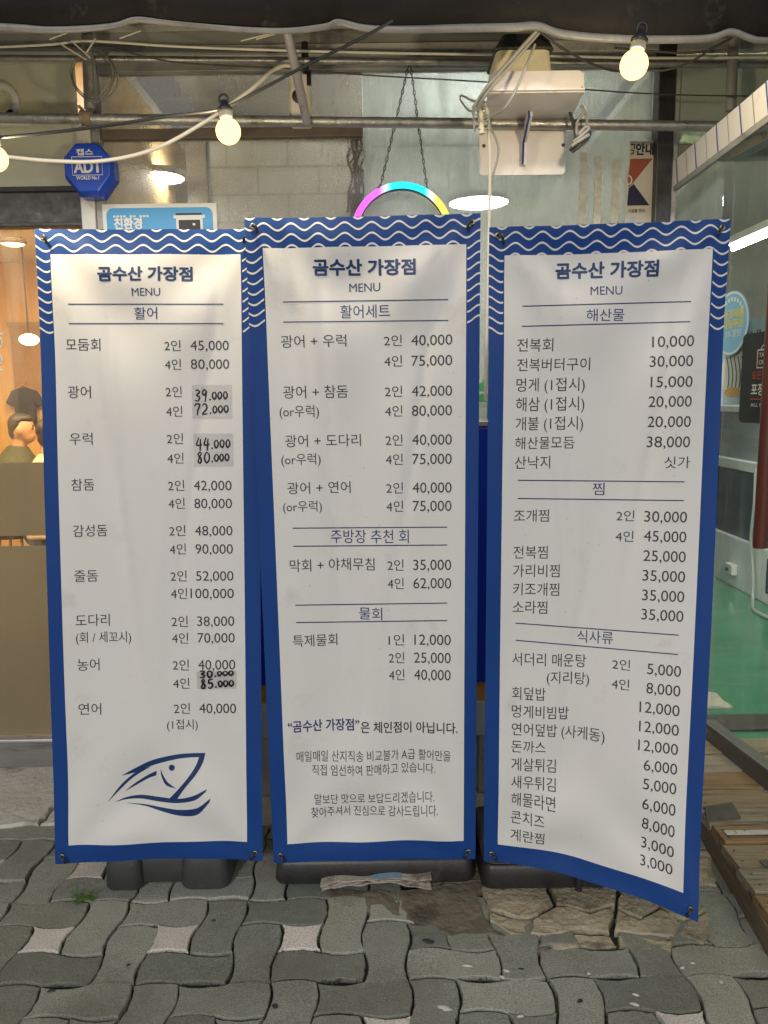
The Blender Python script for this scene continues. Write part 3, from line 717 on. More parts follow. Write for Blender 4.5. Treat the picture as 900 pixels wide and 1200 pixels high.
m = MB(); rbox(m, q0[0]+.006, q0[0]+.494, 2.106, 2.424, .089, .101, .035, .006); build("base_rim", m, GREYP, b)

# folded cardboard under the middle foot, white strip under the right one
CARD = mat("weathered paper", (.42,.36,.30), .85, col2=(.55,.49,.42), scale=25, bump=.5, bscale=90, col3=(.20,.15,.11), s3=14, lo3=.52, hi3=.66)
CARDB = mat("blue printed paper", (.16,.30,.42), .8, col2=(.3,.42,.5), scale=40)
root = thing("folded_cardboard", "crumpled folded cardboard strip wedged in front of the black middle foot", "cardboard", tuple(gr(440,1046)))
m = MB()
for k in range(4):
    P = []; n = 26
    for i in range(n+1):
        t = i/n; px = 377+(505-377)*t; q = gr(px, 1047-5*math.sin(t*3.0)-1.5*t, 0)
        z = .006+k*.0075+(.010*math.sin(t*math.pi)+.004*math.sin(t*13+k*2))+(.012*(t-.6)*k if t > .6 else 0)
        y0 = q[1]-.004*k+.003*math.sin(t*31+k); e = .004*math.sin(t*9+k*1.3)
        P += [(q[0]+e, y0, z), (q[0]+e, y0+.09, z+.004), (q[0]+e, y0+.09, z+.007), (q[0]+e, y0-.001, z+.0035)]
    Fc = []
    for i in range(n):
        for a in range(4): Fc.append((4*i+a, 4*i+(a+1) % 4, 4*i+4+(a+1) % 4, 4*i+4+a))
    Fc += [(0,3,2,1), (4*n,4*n+1,4*n+2,4*n+3)]
    m.add(P, Fc)
build("paper_layers", m, CARD, root)
m = MB(); P = []
for i in range(10):
    t = .47+.26*i/9; px = 377+(505-377)*t; q = gr(px, 1047-5*math.sin(t*3.0)-1.5*t, 0); z = .006+.0225+.010*math.sin(t*math.pi)+.004*math.sin(t*13+6)+.0045+(.036*(t-.6) if t > .6 else 0)
    P += [(q[0], q[1]-.0165, z-.001), (q[0], q[1]+.03, z+.003)]
m.add(P, [(2*i, 2*i+2, 2*i+3, 2*i+1) for i in range(9)]); build("blue_print", m, CARDB, root)
m = MB(); a, b = gr(645,1042), gr(722,1043)
m.hexa([(a[0],a[1],.012),(b[0],b[1],.012),(b[0],b[1]+.10,.012),(a[0],a[1]+.10,.012)], [(a[0],a[1],.024),(b[0],b[1],.020),(b[0],b[1]+.10,.022),(a[0],a[1]+.10,.026)])
PAPER = mat("dusty white foam board", (.55,.53,.48), .8, col2=(.64,.62,.57), scale=15)
solo("foam_board", m, PAPER, "dusty white board strip lying under the curled right banner", "board", bevel=.0015)

# weed in the joint by the left foot
LEAF = mat("weed leaf", (.075,.14,.02), .6, col2=(.12,.20,.035), scale=60)
m = MB(); c0 = gr(97,1055); rw = random.Random(5)
for k in range(34):
    a = rw.uniform(0, 6.28); r = rw.uniform(.005,.042); l = rw.uniform(.010,.020); w_ = l*.32
    b0 = np.array([c0[0]+r*math.cos(a), c0[1]+r*.5*math.sin(a), rw.uniform(0,.012)])
    t = rw.uniform(0, 6.28); d = np.array([math.cos(t), math.sin(t), rw.uniform(.1,.7)])*l; s_ = np.array([-math.sin(t), math.cos(t), 0])*w_
    m.add([b0, b0+d*.5+s_, b0+d, b0+d*.5-s_], [(0,1,2,3)])
    m.tube([np.array([c0[0], c0[1], -.008]), b0], .0008, 4)
solo("weed", m, LEAF, "small green weed sprouting between pavers beside the grey foot", "weed", base=(c0[0], c0[1], -.01))


# ================================================================== RESTAURANT BUILDING
YW = 2.95
def zx(px, py, Y=YW): q = at(px, py, Y); return q[0], q[2]
GL_GREY = glass_mat("grimy hazed window glass", (.85,.87,.86), .06, .05, .36, (.56,.575,.565), (1,1,.12), 18, .42, .82, .8)  # real grime, plus a grey diffuse haze standing in for reflections
GL_BROWN = glass_mat("tinted hazed window glass", (.80,.77,.73), .06, .06, .24, (.47,.465,.45), (1,1,.2), 9, .35, 1.1, .9)  # brown tint, with grey haze painted in place of pane reflections
GL_CLEAR = glass_mat("clear glass", (.93,.94,.92), .06, .03, .03, (.5,.5,.48), (1,1,.2), 9, .5, .85)
GL_FROST = glass_mat("frosted glass", (.50,.56,.52), .05, .12, .84, (.56,.60,.56), (1,1,1), 5, .35, .8, tshare=.16)
GL_SIDE = glass_mat("streaky side glass", (.92,.94,.93), .05, .05, .04, (.55,.56,.55), (6,6,.3), 4, .5, .9, 0, False)
FILM = glass_mat("frosted window film", (.42,.36,.26), .06, .25, .80, (.52,.51,.40), (1,1,1), 3, .1, 1.6, tshare=.72)
WALLG = mat("grey interior wall", (.44,.45,.44), .8, col2=(.54,.55,.54), scale=3, col3=(.34,.34,.33), s3=2)
WALLC = mat("warm wood wall", (.50,.33,.15), .6, col2=(.64,.45,.22), scale=5, stretch=(6,6,.4))
CEILM = mat("ceiling board", (.55,.54,.51), .8, col2=(.62,.61,.58), scale=3)
def block_mat():
    m = bpy.data.materials.new("painted block wall"); m.use_nodes = True; n = m.node_tree.nodes; L = m.node_tree.links; p = n['Principled BSDF']
    tc = n.new('ShaderNodeTexCoord'); sp = n.new('ShaderNodeSeparateXYZ'); cb = n.new('ShaderNodeCombineXYZ')
    L.new(tc.outputs['Object'], sp.inputs[0]); L.new(sp.outputs[0], cb.inputs[0]); L.new(sp.outputs[2], cb.inputs[1])
    b = n.new('ShaderNodeTexBrick'); b.inputs['Scale'].default_value = 1; b.inputs['Brick Width'].default_value = .30; b.inputs['Row Height'].default_value = .13
    b.inputs['Mortar Size'].default_value = .005; b.inputs['Color1'].default_value = (.42,.42,.375,1); b.inputs['Color2'].default_value = (.50,.50,.44,1); b.inputs['Mortar'].default_value = (.24,.24,.215,1)
    L.new(cb.outputs[0], b.inputs['Vector']); L.new(b.outputs[0], p.inputs['Base Color']); p.inputs['Roughness'].default_value = .8; return m
BLOCKM = block_mat()
BL = thing("restaurant_building", "glazed shop front of a fish restaurant behind the three menu banners", "building", (0, YW, 0))

x118, x95 = zx(118, 200)[0], zx(95, 200)[0]
xP0, xP1 = zx(765, 160)[0], zx(784, 160)[0]
x430 = zx(425, 150)[0]
zt = zx(450, 72)[1]                                # underside of the top rail
# interior shell
m = MB(); m.box((-4.2, 7.4, -.02), (x118-.05, 7.5, 2.75)); build("back_wall", m, WALLC, BL)
m = MB(); m.box((x118-.06, 3.02, -.02), (x118+.0, 7.4, 2.75)); build("partition_wall", m, WALLC, BL)
m = MB(); m.box((-4.2, 3.0, -.02), (-4.1, 7.4, 2.75)); build("side_wall", m, WALLC, BL)
m = MB(); m.box((x118+.002, 5.2, -.02), (1.9, 5.3, 3.05)); build("back_wall", m, WALLG, BL)
m = MB(); m.box((1.9, 7.9, -.02), (5.0, 8.0, 3.05)); build("back_wall", m, WALLG, BL)
m = MB(); m.box((4.9, 1.2, -.02), (5.0, 7.9, 3.05)); build("side_wall", m, WALLG, BL)
m = MB(); m.box((-4.2, 3.0, 2.752), (x118, 7.5, 2.80)); build("ceiling", m, CEILM, BL)
m = MB(); m.box((x118+.001, 3.0, 3.06), (1.27, 5.3, 3.10)); m.box((1.271, 1.2, 2.95), (5.0, 8.0, 2.99)); build("ceiling", m, CEILM, BL)
a = zx(242, 160, 4.0); b = zx(416, 300, 4.0)
m = MB(); m.box((a[0], 4.0, 1.2), (b[0], 4.08, a[1])); build("block_wall", m, BLOCKM, BL)
m = MB(); m.box((a[0]-.10, 3.97, 1.2), (a[0]-.002, 4.10, a[1]+.08)); m.box((a[0], 3.97, a[1]+.001), (b[0]+.05, 4.10, a[1]+.08)); m.box((x118+.003, 4.12, 0), (a[0]-.10, 4.16, 2.6)); build("wall_trim", m, BROWN, BL)
# floors
GREENF = mat("green epoxy floor", (.035,.20,.105), .12, col2=(.11,.33,.20), scale=2.2, amt=.7, bump=.08, bscale=14, col3=(.24,.30,.25), s3=2.4, lo3=.55, hi3=.7, stretch=(1,2,1), rvar=.12)
m = MB(); m.add([(1.30,1.2,.02),(5,1.2,.02),(5,8,.02),(1.30,8,.02)], [(0,1,2,3)]); struct("floor", m, GREENF)
FLOORT = mat("brown floor tiles", (.16,.11,.07), .5, col2=(.22,.16,.11), scale=4)
m = MB(); m.add([(-4.2,3.0,.03),(1.29,3.0,.03),(1.29,7.5,.03),(-4.2,7.5,.03)], [(0,1,2,3)]); struct("floor", m, FLOORT)

# frame members, each a part
def member(name, px0, py0, px1, py1, mt, d0=-.02, d1=.04, bev=.004, Y=YW):
    a, b = at(px0, py0, Y), at(px1, py1, Y)
    mm = MB(); mm.box((a[0], Y+d0, b[2]), (b[0], Y+d1, a[2])); return build(name, mm, mt, BL, bevel=bev)
m = MB(); m.box((x95, YW-.03, .012), (x118-.02, YW+.05, zx(0, 150)[1])); build("mullion", m, WALU, BL, bevel=.004)
m = MB(); m.box((x118-.0195, YW-.02, .012), (x118+.012, YW+.045, zt)); build("mullion", m, GREYM, BL, bevel=.004)
m = MB(); m.box((xP0, YW-.05, .012), (xP1, YW+.05, zt+.05)); build("post", m, DSTEEL, BL, bevel=.004)
m = MB(); m.box((xP1+.001, YW-.02, .012), (xP1+.028, YW+.04, zt)); build("mullion", m, WALU, BL, bevel=.003)
m = MB(); m.box((-4.2, YW-.03, zt+.012), (4.9, YW+.05, zt+.05)); build("top_rail", m, WALU, BL, bevel=.003)
m = MB(); m.box((-4.2, YW-.015, zt+.052), (4.9, YW+.05, zt+.22)); build("head_panel", m, GREYM, BL, bevel=.003)
m = MB(); m.box((-4.2, YW-.06, zt+.10), (4.9, YW-.017, zt+.135)); build("gutter", m, WALU, BL, bevel=.003)
m = MB(); m.box((x118+.013, YW-.015, zt-.030), (xP0-.001, YW+.03, zt+.011)); build("head_panel", m, GREYM, BL, bevel=.003)
z0, z1 = zx(40, 262)[1], zx(40, 226)[1]
m = MB(); m.box((-4.2, YW-.005, z0), (x95-.001, YW+.03, z1)); tag(build("transom_panel", m, mat("glossy dark panel", (.05,.05,.048), .18, .3, col2=(.16,.16,.15), scale=22, rvar=.12), BL), "dark glossy panel over the warm window")
m = MB(); m.box((-4.2, YW-.02, z1), (x95-.001, YW+.035, z1+.018)); m.box((-4.2, YW-.02, z0-.014), (x95-.001, YW+.035, z0)); build("transom_frame", m, DSTEEL, BL, bevel=.003)
za, zb = zx(300, 162)[1], zx(300, 150)[1]
m = MB(); m.box((x118+.013, YW-.01, za), (x430, YW+.03, zb)); build("transom_frame", m, BROWN, BL, bevel=.003)
z86 = zx(30, 862)[1]
m = MB(); m.box((-4.2, YW-.03, .013), (x95-.001, YW+.04, z86-.012)); sl_ = build("sill", m, mat("dull sill metal", (.16,.155,.145), .5, .2, col2=(.24,.235,.22), scale=8, stretch=(.4,1,3), col3=(.09,.08,.065), s3=7), BL, bevel=.003)
m = MB(); m.box((-4.2, YW-.04, z86-.011), (x95-.001, YW+.045, z86)); build("sill_cap", m, ALU, sl_, bevel=.002)
m = MB(); m.box((x118+.013, YW-.035, .013), (xP0-.001, YW+.04, .30)); build("sill", m, mat("grey stone sill", (.30,.31,.29), .7, col2=(.42,.43,.40), scale=14, bump=.3), BL, bevel=.004)
# panes
def pane(name, x0, x1, z0, z1, mt, y=YW+.008, label=None):
    mm = MB(); mm.box((x0, y, z0), (x1, y+.006, z1)); o = build(name, mm, mt, BL)
    if label: tag(o, label)
    return o
wl = pane("window_pane", -4.2, x95-.001, z86, z0-.014, GL_CLEAR, label="warm lit window with frosted film on its lower half")
pane("window_pane", -4.2, x95-.001, z1+.018, zt+.011, GL_FROST, label="frosted upper pane with part of a white letter")
pane("window_pane", x118+.013, x430, za*0+.30, za, GL_BROWN, label="tinted brownish pane")
pane("window_pane", x118+.013, x430, zb, zt-.030, GL_BROWN, label="tinted upper pane")
pane("window_pane", x430+.001, xP0-.001, .30, zt-.030, GL_GREY, label="grimy hazed grey pane with tape residue")
zh0, zh1 = zx(850, 186)[1], zx(850, 170)[1]
m = MB(); m.box((xP1+.03, YW-.02, zh0), (4.9, YW+.04, zh1)); build("transom_frame", m, GREYM, BL, bevel=.003)
pane("window_pane", xP1+.029, 1.262, .02, zh0, GL_SIDE, label="narrow streaky pane beside the dark post")
pane("window_pane", xP1+.029, 4.9, zh1, zt+.011, GL_FROST, label="yellowish lit upper pane")
# films on the warm window
for (a_, b_) in ((542, 628), (640, 861)):
    za_, zb_ = zx(30, b_)[1], zx(30, a_)[1]
    m = MB(); m.box((-4.19, YW+.0045, za_), (x95-.002, YW+.0075, zb_)); build("window_film", m, FILM, wl)
# white lettering fragments on the left panes
WHITEL = mat("white raised lettering", (.75,.74,.70), .4)
m = MB(); c = at(2, 121, YW-.012); m.lathe(c, [(.044,0),(.068,0),(.068,-.022),(.044,-.022),(.044,0)], 28, 'y')
a, b = at(-30, 142, YW-.012), at(37, 149, YW-.012); m.box((a[0], YW-.034, b[2]), (b[0], YW-.012, a[2])); a, b = at(10, 131, YW-.012), at(19, 141, YW-.012)
m.box((a[0], YW-.034, b[2]), (b[0], YW-.012, a[2])); build("sign_lettering", m, WHITEL, BL)
m = MB()
for cy in (401, 421):
    c = at(-4, cy, YW+.003); m.lathe(c, [(.018,0),(.025,0),(.025,-.002),(.018,-.002),(.018,0)], 20, 'y')
for cy in (390, 432):
    a, b = at(-14, cy, YW), at(4, cy+2, YW); m.box((a[0], YW, b[2]), (b[0], YW+.002, a[2]))
build("window_lettering", m, WHITEL, wl)
# pale strips of old adhesive on the grey pane
ADH = mat("old tape residue", (.82,.81,.77), .8, col2=(.60,.60,.56), scale=40, amt=.3)
rr = random.Random(9)
for (px0, px1, py0) in ((680, 687, 178), (697, 704, 183), (718, 724, 187), (738, 741, 200)):
    a, b = at(px0, py0, YW), at(px1, 300, YW); m = MB(); n = 30; V = []
    for i in range(n+1):
        z = a[2]+(b[2]-a[2])*i/n; V += [(a[0]+rr.uniform(0,.006), YW+.0035, z), (b[0]-rr.uniform(0,.006), YW+.0035, z)]
        V += [(V[-1][0], YW+.0072, z), (V[-2][0], YW+.0072, z)]
    m.add(V, [(4*i+k, 4*i+(k+1) % 4, 4*i+4+(k+1) % 4, 4*i+4+k) for i in range(n) for k in range(4)]); build("tape_residue", m, ADH, BL)
# facade beyond the frame
FAC = mat("grey facade wall", (.22,.22,.21), .8, col2=(.3,.3,.29), scale=4)
m = MB(); m.box((-7, YW-.02, -.02), (-4.21, YW+.2, 4.2)); m.box((5.01, .9, -.02), (7.2, 8, 4.2)); m.box((-4.21, YW+.06, zt+.23), (5.0, YW+.25, 4.2)); build("facade_wall", m, FAC, BL)

# ------------------------------------------------------------------ side screen on the right
SX = lambda Y: 1.285+(2.95-Y)*.13
SS = thing("glass_side_screen", "glass side screen on a low steel rail beside the wooden pallet", "glass screen", (1.3, 2.5, .02))
def sbox(mb, Y0, Y1, z0, z1, t0, t1):
    P = lambda z: [(SX(Y0)+t0, Y0, z), (SX(Y0)+t1, Y0, z), (SX(Y1)+t1, Y1, z), (SX(Y1)+t0, Y1, z)]
    mb.hexa(P(z0), P(z1))
RAILM = mat("worn steel rail", (.11,.10,.09), .45, .5, col2=(.17,.16,.145), scale=14, stretch=(1,.3,3), bump=.2, col3=(.30,.28,.25), s3=9, lo3=.6, hi3=.75)
m = MB(); sbox(m, 1.35, 2.93, .085, .172, -.025, .03); build("bottom_rail", m, RAILM, SS, bevel=.004)
m = MB(); sbox(m, 1.35, 2.93, .174, 2.30, -.003, .004); sp_ = build("glass_pane", m, GL_SIDE, SS)
m = MB(); sbox(m, 1.35, 2.93, 2.301, 2.36, -.025, .03); build("head_rail", m, GREYM, SS, bevel=.004)
RED = mat("dark red wood handle", (.085,.022,.014), .35, col2=(.13,.04,.025), scale=20, stretch=(4,4,.4))
# handle: vertical bar seen at px 886-900
hb = []
Yh = 2.60
for _ in range(30):                     # find where the screen meets the bar's sight line
    q = at(895, 500, Yh); Yh += .5*(q[0]-(SX(Yh)-.05))*(-1) if False else 0
for Yh in np.linspace(2.9, 2.0, 400):
    if proj((SX(Yh)-.045, Yh, 1.2))[0] > 895: break
m = MB(); zlo = None
for z in np.linspace(.6, 1.4, 400):
    if proj((SX(Yh)-.045, Yh, z))[1] < 642: zlo = z; break
m.tube([(SX(Yh)-.045, Yh, zlo), (SX(Yh)-.045, Yh, zlo+.9)], .0225, 16); hd = build("pull_handle", m, RED, SS)
m = MB()
for z in (zlo+.12, zlo+.78): m.tube([(SX(Yh)-.04, Yh, z), (SX(Yh)-.003, Yh, z)], .009, 10)
build("handle_bracket", m, STEEL, hd)

# things stuck on the side glass
def onS(px, py, t=-.006):
    lo, hi = 1.4, 2.95
    for _ in range(50):
        Y = (lo+hi)/2
        z = EYE+ (0)
        q = at(px, py, Y)
        if q[0] > SX(Y)+t: hi = Y
        else: lo = Y
    return at(px, py, Y)
def sframe(px, py, hpx):                # local frame on the glass at a photo position
    o = onS(px, py); ey = np.array([0,0,1.]); n = np.array([-1., -.13, 0]); n /= np.linalg.norm(n)
    ex = np.cross(ey, n); ex /= np.linalg.norm(ex)
    return o, ex, ey, n
SKYB = mat("sky blue sticker", (.22,.50,.72), .4, col2=(.26,.55,.78), scale=5)
YEL = mat("yellow print", (.80,.72,.12), .5); WHT = mat("white print", (.80,.80,.78), .5); REDP = mat("red print", (.62,.05,.05), .5)
o, ex, ey, n_ = sframe(857, 379, 0)
ppm = 901/ (np.linalg.norm(o-CAM))
rv = 33/ppm
rh = rv*.95
root = thing("round_sticker", "round sky blue sticker with yellow and white writing on the side glass", "sticker", tuple(o))
m = MB(); m.prism([o+ex*rh*math.cos(a*math.pi/24)+ey*rv*math.sin(a*math.pi/24) for a in range(48)], n_*.0012); build("disc", m, SKYB, root)
m = MB(); V = []
for a in range(49):
    for r in (.97, .91): V.append(o+ex*rh*r*math.cos(a*math.pi/24)+ey*rv*r*math.sin(a*math.pi/24)+n_*.0018)
m.add(V, [(2*a, 2*a+1, 2*a+3, 2*a+2) for a in range(48)])
for k in range(9):
    a = R_(35+110*k/8); p = o+ex*rh*.74*math.cos(a)+ey*rv*.74*math.sin(a)
    tx = np.array(ex)*(-math.sin(a))*-1+ey*math.cos(a)*-1*-1*0; m.add([p-ex*rh*.05-ey*rv*.06+n_*.0018, p+ex*rh*.05-ey*rv*.06+n_*.0018, p+ex*rh*.05+ey*rv*.06+n_*.0018, p-ex*rh*.05+ey*rv*.06+n_*.0018], [(0,1,2,3)])
flat_text(m, '을 1% 할인', o-ex*rh*.62-ey*rv*.42, ex*rh*1.2, ey*rv*.22, n_, .01, .0018); build("white_lettering", m, WHT, root)
m = MB(); flat_text(m, '친환경제품', o-ex*rh*.78+ey*rv*.16, ex*rh*1.5, ey*rv*.26, n_, .03, .0018); flat_text(m, '스마일쿠폰', o-ex*rh*.78-ey*rv*.14, ex*rh*1.5, ey*rv*.26, n_, .03, .0018); build("yellow_lettering", m, YEL, root)
# photo menu poster, behind the sticker and the black sign
root_p = onS(868, 425, .012); o, ex, ey, n_ = sframe(868, 425, 0); o = o-n_*.016
root = thing("fish_poster", "blue and white poster of a striped seafood dish on the side glass", "poster", tuple(o))
k = 1/ppm; hw_, hh_ = .155, .26/2+.02
PB = mat("poster print", (.30,.52,.72), .4, col2=(.62,.76,.84), scale=5, stretch=(1,1,2)); 
m = MB(); m.prism([o-ex*hw_-ey*hh_, o+ex*hw_-ey*hh_, o+ex*hw_+ey*hh_, o-ex*hw_+ey*hh_], n_*.003); build("poster_sheet", m, PB, root)
m = MB(); c = o-ex*.06-ey*.035
m.add([c+n_*.0036+ex*.085*math.cos(a*math.pi/16)+ey*.085*math.sin(a*math.pi/16) for a in range(32)], [tuple(range(32))]); build("dish", m, WHT, root)
DSTR = mat("dark stripe print", (.08,.07,.06), .5); ORA = mat("orange print", (.75,.40,.08), .5)
m = MB()
for j in range(5):
    P = [c+n_*.0042+ex*(-.055+.024*j+.022*math.sin(t*2.2))+ey*(.06-.115*t) for t in np.linspace(0,1,9)]
    V = []
    for p in P: V += [p, p+ex*.008]
    m.add(V, [(2*i, 2*i+1, 2*i+3, 2*i+2) for i in range(8)])
flat_text(m, '조이네', o-ex*.11+ey*.075, ex*.20, ey*.035, n_, .03, .0040); build("stripe_print", m, DSTR, root)
m = MB(); m.add([c-ey*.07+n_*.0046+ex*.055*math.cos(a*math.pi/12)+ey*.018*math.sin(a*math.pi/12) for a in range(24)], [tuple(range(24))]); build("garnish_print", m, ORA, root)
# black take-out sign
o, ex, ey, n_ = sframe(893, 443, 0); o = o+n_*.012
root = thing("takeout_sign", "black rounded take out sign beside the dark red handle", "sign", tuple(o))
BLK = mat("black sign board", (.02,.02,.022), .4)
hw_, hh_ = 19/ppm*1.9, 44/ppm; P = []
o = o+ex*.028
for (cx, cy, a0) in ((1,1,0),(-1,1,90),(-1,-1,180),(1,-1,270)):
    for kk in range(6):
        a = R_(a0+18*kk); P.append(o+ex*(cx*(hw_-.02)+.02*math.cos(a))+ey*(cy*(hh_-.02)+.02*math.sin(a)))
m = MB(); m.prism(P, n_*.004); build("sign_board", m, BLK, root)
m = MB(); N_ = n_
def strip(mb, pts, w_, lift, n_):
    V = []
    for i, p in enumerate(pts):
        t = np.array(pts[min(i+1, len(pts)-1)])-np.array(pts[max(i-1, 0)]); t = t/np.linalg.norm(t); q = np.cross(n_, t)*w_/2
        V += [p+q+n_*lift, p-q+n_*lift]
    mb.add(V, [(2*i, 2*i+1, 2*i+3, 2*i+2) for i in range(len(pts)-1)])
bx0, bx1, by0, by1 = -.035, .035, .035, .095
strip(m, [o+ex*bx0+ey*by1, o+ex*bx0+ey*by0, o+ex*bx1+ey*by0, o+ex*bx1+ey*by1, o+ex*bx0+ey*by1], .005, .0048, n_)
strip(m, [o+ex*.016*math.cos(a)+ey*(by1+.016*math.sin(a)) for a in np.linspace(0, math.pi, 10)], .004, .0048, n_)
flat_text(m, 'TAKE', o-ex*.026+ey*.070, ex*.052, ey*.015, n_, .01, .0048); flat_text(m, 'OUT', o-ex*.026+ey*.046, ex*.052, ey*.015, n_, .01, .0048)
flat_text(m, '포장', o-ex*.060-ey*.058, ex*.072, ey*.040, n_, .02, .0048); flat_text(m, 'ALL MENU', o-ex*.060-ey*.098, ex*.12, ey*.012, n_, .01, .0048); build("white_lettering", m, WHT, root)
m = MB(); flat_text(m, '모든 메뉴', o-ex*.060-ey*.004, ex*.12, ey*.028, n_, .01, .0048); strip(m, [o-ex*.062-ey*.072, o+ex*.062-ey*.072], .004, .0048, n_); build("red_lettering", m, REDP, root)

# ------------------------------------------------------------------ inside on the right: counter tanks, ceiling lamps
WCOUN = mat("white counter panel", (.66,.68,.68), .35, col2=(.74,.76,.76), scale=4, col3=(.45,.46,.45), s3=6, lo3=.6, hi3=.75)
TANKB = mat("dark blue tank glass", (.018,.035,.07), .08, col2=(.06,.09,.13), scale=2, stretch=(1,.6,3))
CX = 2.62
CT = thing("tank_counter", "long white counter with dark blue tank windows on the green floor", "counter", (CX+.4, 5.5, .02))
m = MB(); m.box((CX, 3.3, .02), (CX+.8, 7.85, .40)); build("counter_base", m, WCOUN, CT, bevel=.01)
m = MB(); m.box((CX-.003, 3.6, .10), (CX-.001+.0, 5.15, .34)); build("base_window", m, mat("navy window", (.012,.022,.05), .1), CT)
m = MB(); m.box((CX+.02, 3.3, .402), (CX+.78, 7.85, .90)); build("tank_glass", m, TANKB, CT)
m = MB(); m.box((CX-.01, 3.3, .902), (CX+.8, 7.85, .975)); build("counter_band", m, WCOUN, CT, bevel=.006)
m = MB(); m.box((CX+.04, 3.3, .977), (CX+.78, 7.85, 1.32)); build("tank_glass", m, mat("pale tank glass", (.20,.25,.29), .08, col2=(.42,.46,.48), scale=2, stretch=(1,.7,4)), CT)
m = MB(); m.box((CX, 3.3, 1.322), (CX+.8, 7.85, 1.37)); build("counter_top", m, WCOUN, CT, bevel=.006)
MESHL = emis("fluorescent tube", (.96,1.0,.90), 110)
YELL = emis("yellowish fluorescent tube", (1.0,.93,.50), 60)
def lamp_strip(name, label, x, y0, y1, z, mt, alongx=False, L_=.0):
    c = ((x+L_/2) if alongx else x, (y0+y1)/2, z); root = thing(name, label, "ceiling lamp", c, "fluorescent ceiling lamps inside")
    m = MB()
    if alongx: m.box((x, y0-.06, z), (x+L_, y0+.06, z+.05))
    else: m.box((x-.06, y0, z), (x+.06, y1, z+.05))
    build("lamp_housing", m, WHITEP, root, bevel=.008); m = MB()
    if alongx: m.tube([(x+.03, y0, z-.02), (x+L_-.03, y0, z-.02)], .018, 12)
    else: m.tube([(x, y0+.03, z-.02), (x, y1-.03, z-.02)], .018, 12)
    build("lamp_tube", m, mt, root); return root
q = at(862, 158, 3.7)
lamp_strip("fluorescent_lamp", "yellowish fluorescent lamp glowing behind the white striped beam", at(792,157,3.7)[0], 3.7, 3.7, q[2], YELL, True, 1.25)
q = at(905, 300, 5.2)
lamp_strip("fluorescent_lamp", "white fluorescent tube inside, glowing above the fish poster", q[0]-.05, 4.9, 5.7, 2.5, MESHL)
q = at(870, 244, 4.2)
BOXM = mat("pale equipment box", (.50,.51,.49), .5)
MATM = mat("dark ribbed mat", (.03,.03,.028), .7, col2=(.07,.065,.055), scale=40, stretch=(.3,6,1), bump=.5)
m = MB(); m.box((1.38, 3.14, .021), (3.4, 3.30, .030)); solo("door_mat", m, MATM, "dark ribbed mat lying across the near end of the green floor", "mat")
m = MB(); slab(m, [(1.44,3.38),(1.60,3.38),(1.59,3.56),(1.45,3.57)], .021, .034, .004); solo("stone_slab", m, mat("pale stone slab", (.42,.39,.33), .8, col2=(.52,.49,.43), scale=12), "pale flat stone slab lying on the green floor", "slab")
HOSE = mat("clear grey hose", (.42,.44,.42), .35)
m = MB(); m.tube(spline([(2.62-.02, 5.35, .95), (2.60-.02, 5.3, .7), (2.585, 5.33, .45), (2.59, 5.28, .2), (2.56, 5.2, .035), (2.45, 4.9, .034), (2.52, 4.4, .034), (2.4, 3.9, .034)], 8), .011, 8); solo("hose", m, HOSE, "thin grey hose hanging down the white counter onto the floor", "hose")
root = thing("valve_box", "small white valve box on the counter's base near the floor", "valve box", (2.60, 5.62, .12)); m = MB(); m.box((2.575, 5.58, .12), (2.6185, 5.70, .20)); build("box_body", m, WHITEP, root, bevel=.008); m = MB(); m.tube([(2.56, 5.64, .16), (2.575, 5.64, .16)], .014, 12); build("knob", m, GREYP, root)
for (yy, hh, lab, cc) in ((4.35, .26, "blue plastic basket on top of the tank counter", (.03,.10,.36)), (5.0, .20, "white foam box on top of the tank counter", (.68,.68,.66)), (5.75, .30, "grey tub on top of the tank counter, farthest in", (.25,.27,.28))):
    nm = {"blue": "basket", "white": "foam_box", "grey": "tub"}[lab.split()[0]]
    root = thing(nm, lab, nm.replace("_", " "), (2.9, yy, 1.371)); m = MB(); w0 = .17
    P = [(2.9+a*(w0-.02), yy+b*.22, 1.372) for a, b in ((-1,-1),(1,-1),(1,1),(-1,1))]; Q = [(2.9+a*w0, yy+b*.25, 1.372+hh) for a, b in ((-1,-1),(1,-1),(1,1),(-1,1))]
    m.hexa(P, Q); build("body", m, mat(nm+" plastic", cc, .5, col2=tuple(min(1, c_*1.2) for c_ in cc), scale=8), root, bevel=.012)
    m = MB(); m.hexa([(2.9+a*(w0+.012), yy+b*.262, 1.373+hh) for a, b in ((-1,-1),(1,-1),(1,1),(-1,1))], [(2.9+a*(w0+.012), yy+b*.262, 1.395+hh) for a, b in ((-1,-1),(1,-1),(1,1),(-1,1))]); build("rim", m, WHITEP, root, bevel=.006)
# ------------------------------------------------------------------ lamps inside the middle room (two seen as bright ovals, one added unseen)
OVAL = emis("cool ceiling lamp", (.93,1.0,.95), 55)
def disc_lamp(name, label, c, r, mt, ring):
    root = thing(name, label, "ceiling lamp", tuple(c)); m = MB()
    m.lathe(c, [(r*1.0,.015),(r*1.0,.0),(r*.93,-.012),(r*.93,.0)], 36); build("lamp_rim", m, ring, root)
    m = MB(); m.lathe(c, [(.0001,-.022),(r*.5,-.020),(r*.8,-.012),(r*.92,0)], 36); build("diffuser", m, mt, root)
disc_lamp("ceiling_lamp", "round white ceiling lamp with a pale rim behind the tinted pane", at(186, 206, 3.75), .125, OVAL, WHITEP)
disc_lamp("ceiling_lamp", "round lamp added unseen above the neon ring to brighten the room", (-.15, 3.7, 3.04), .16, emis("added room lamp", (.95,1.0,.96), 26), WHITEP)  # extra lamp out of sight, added to even out the room's light
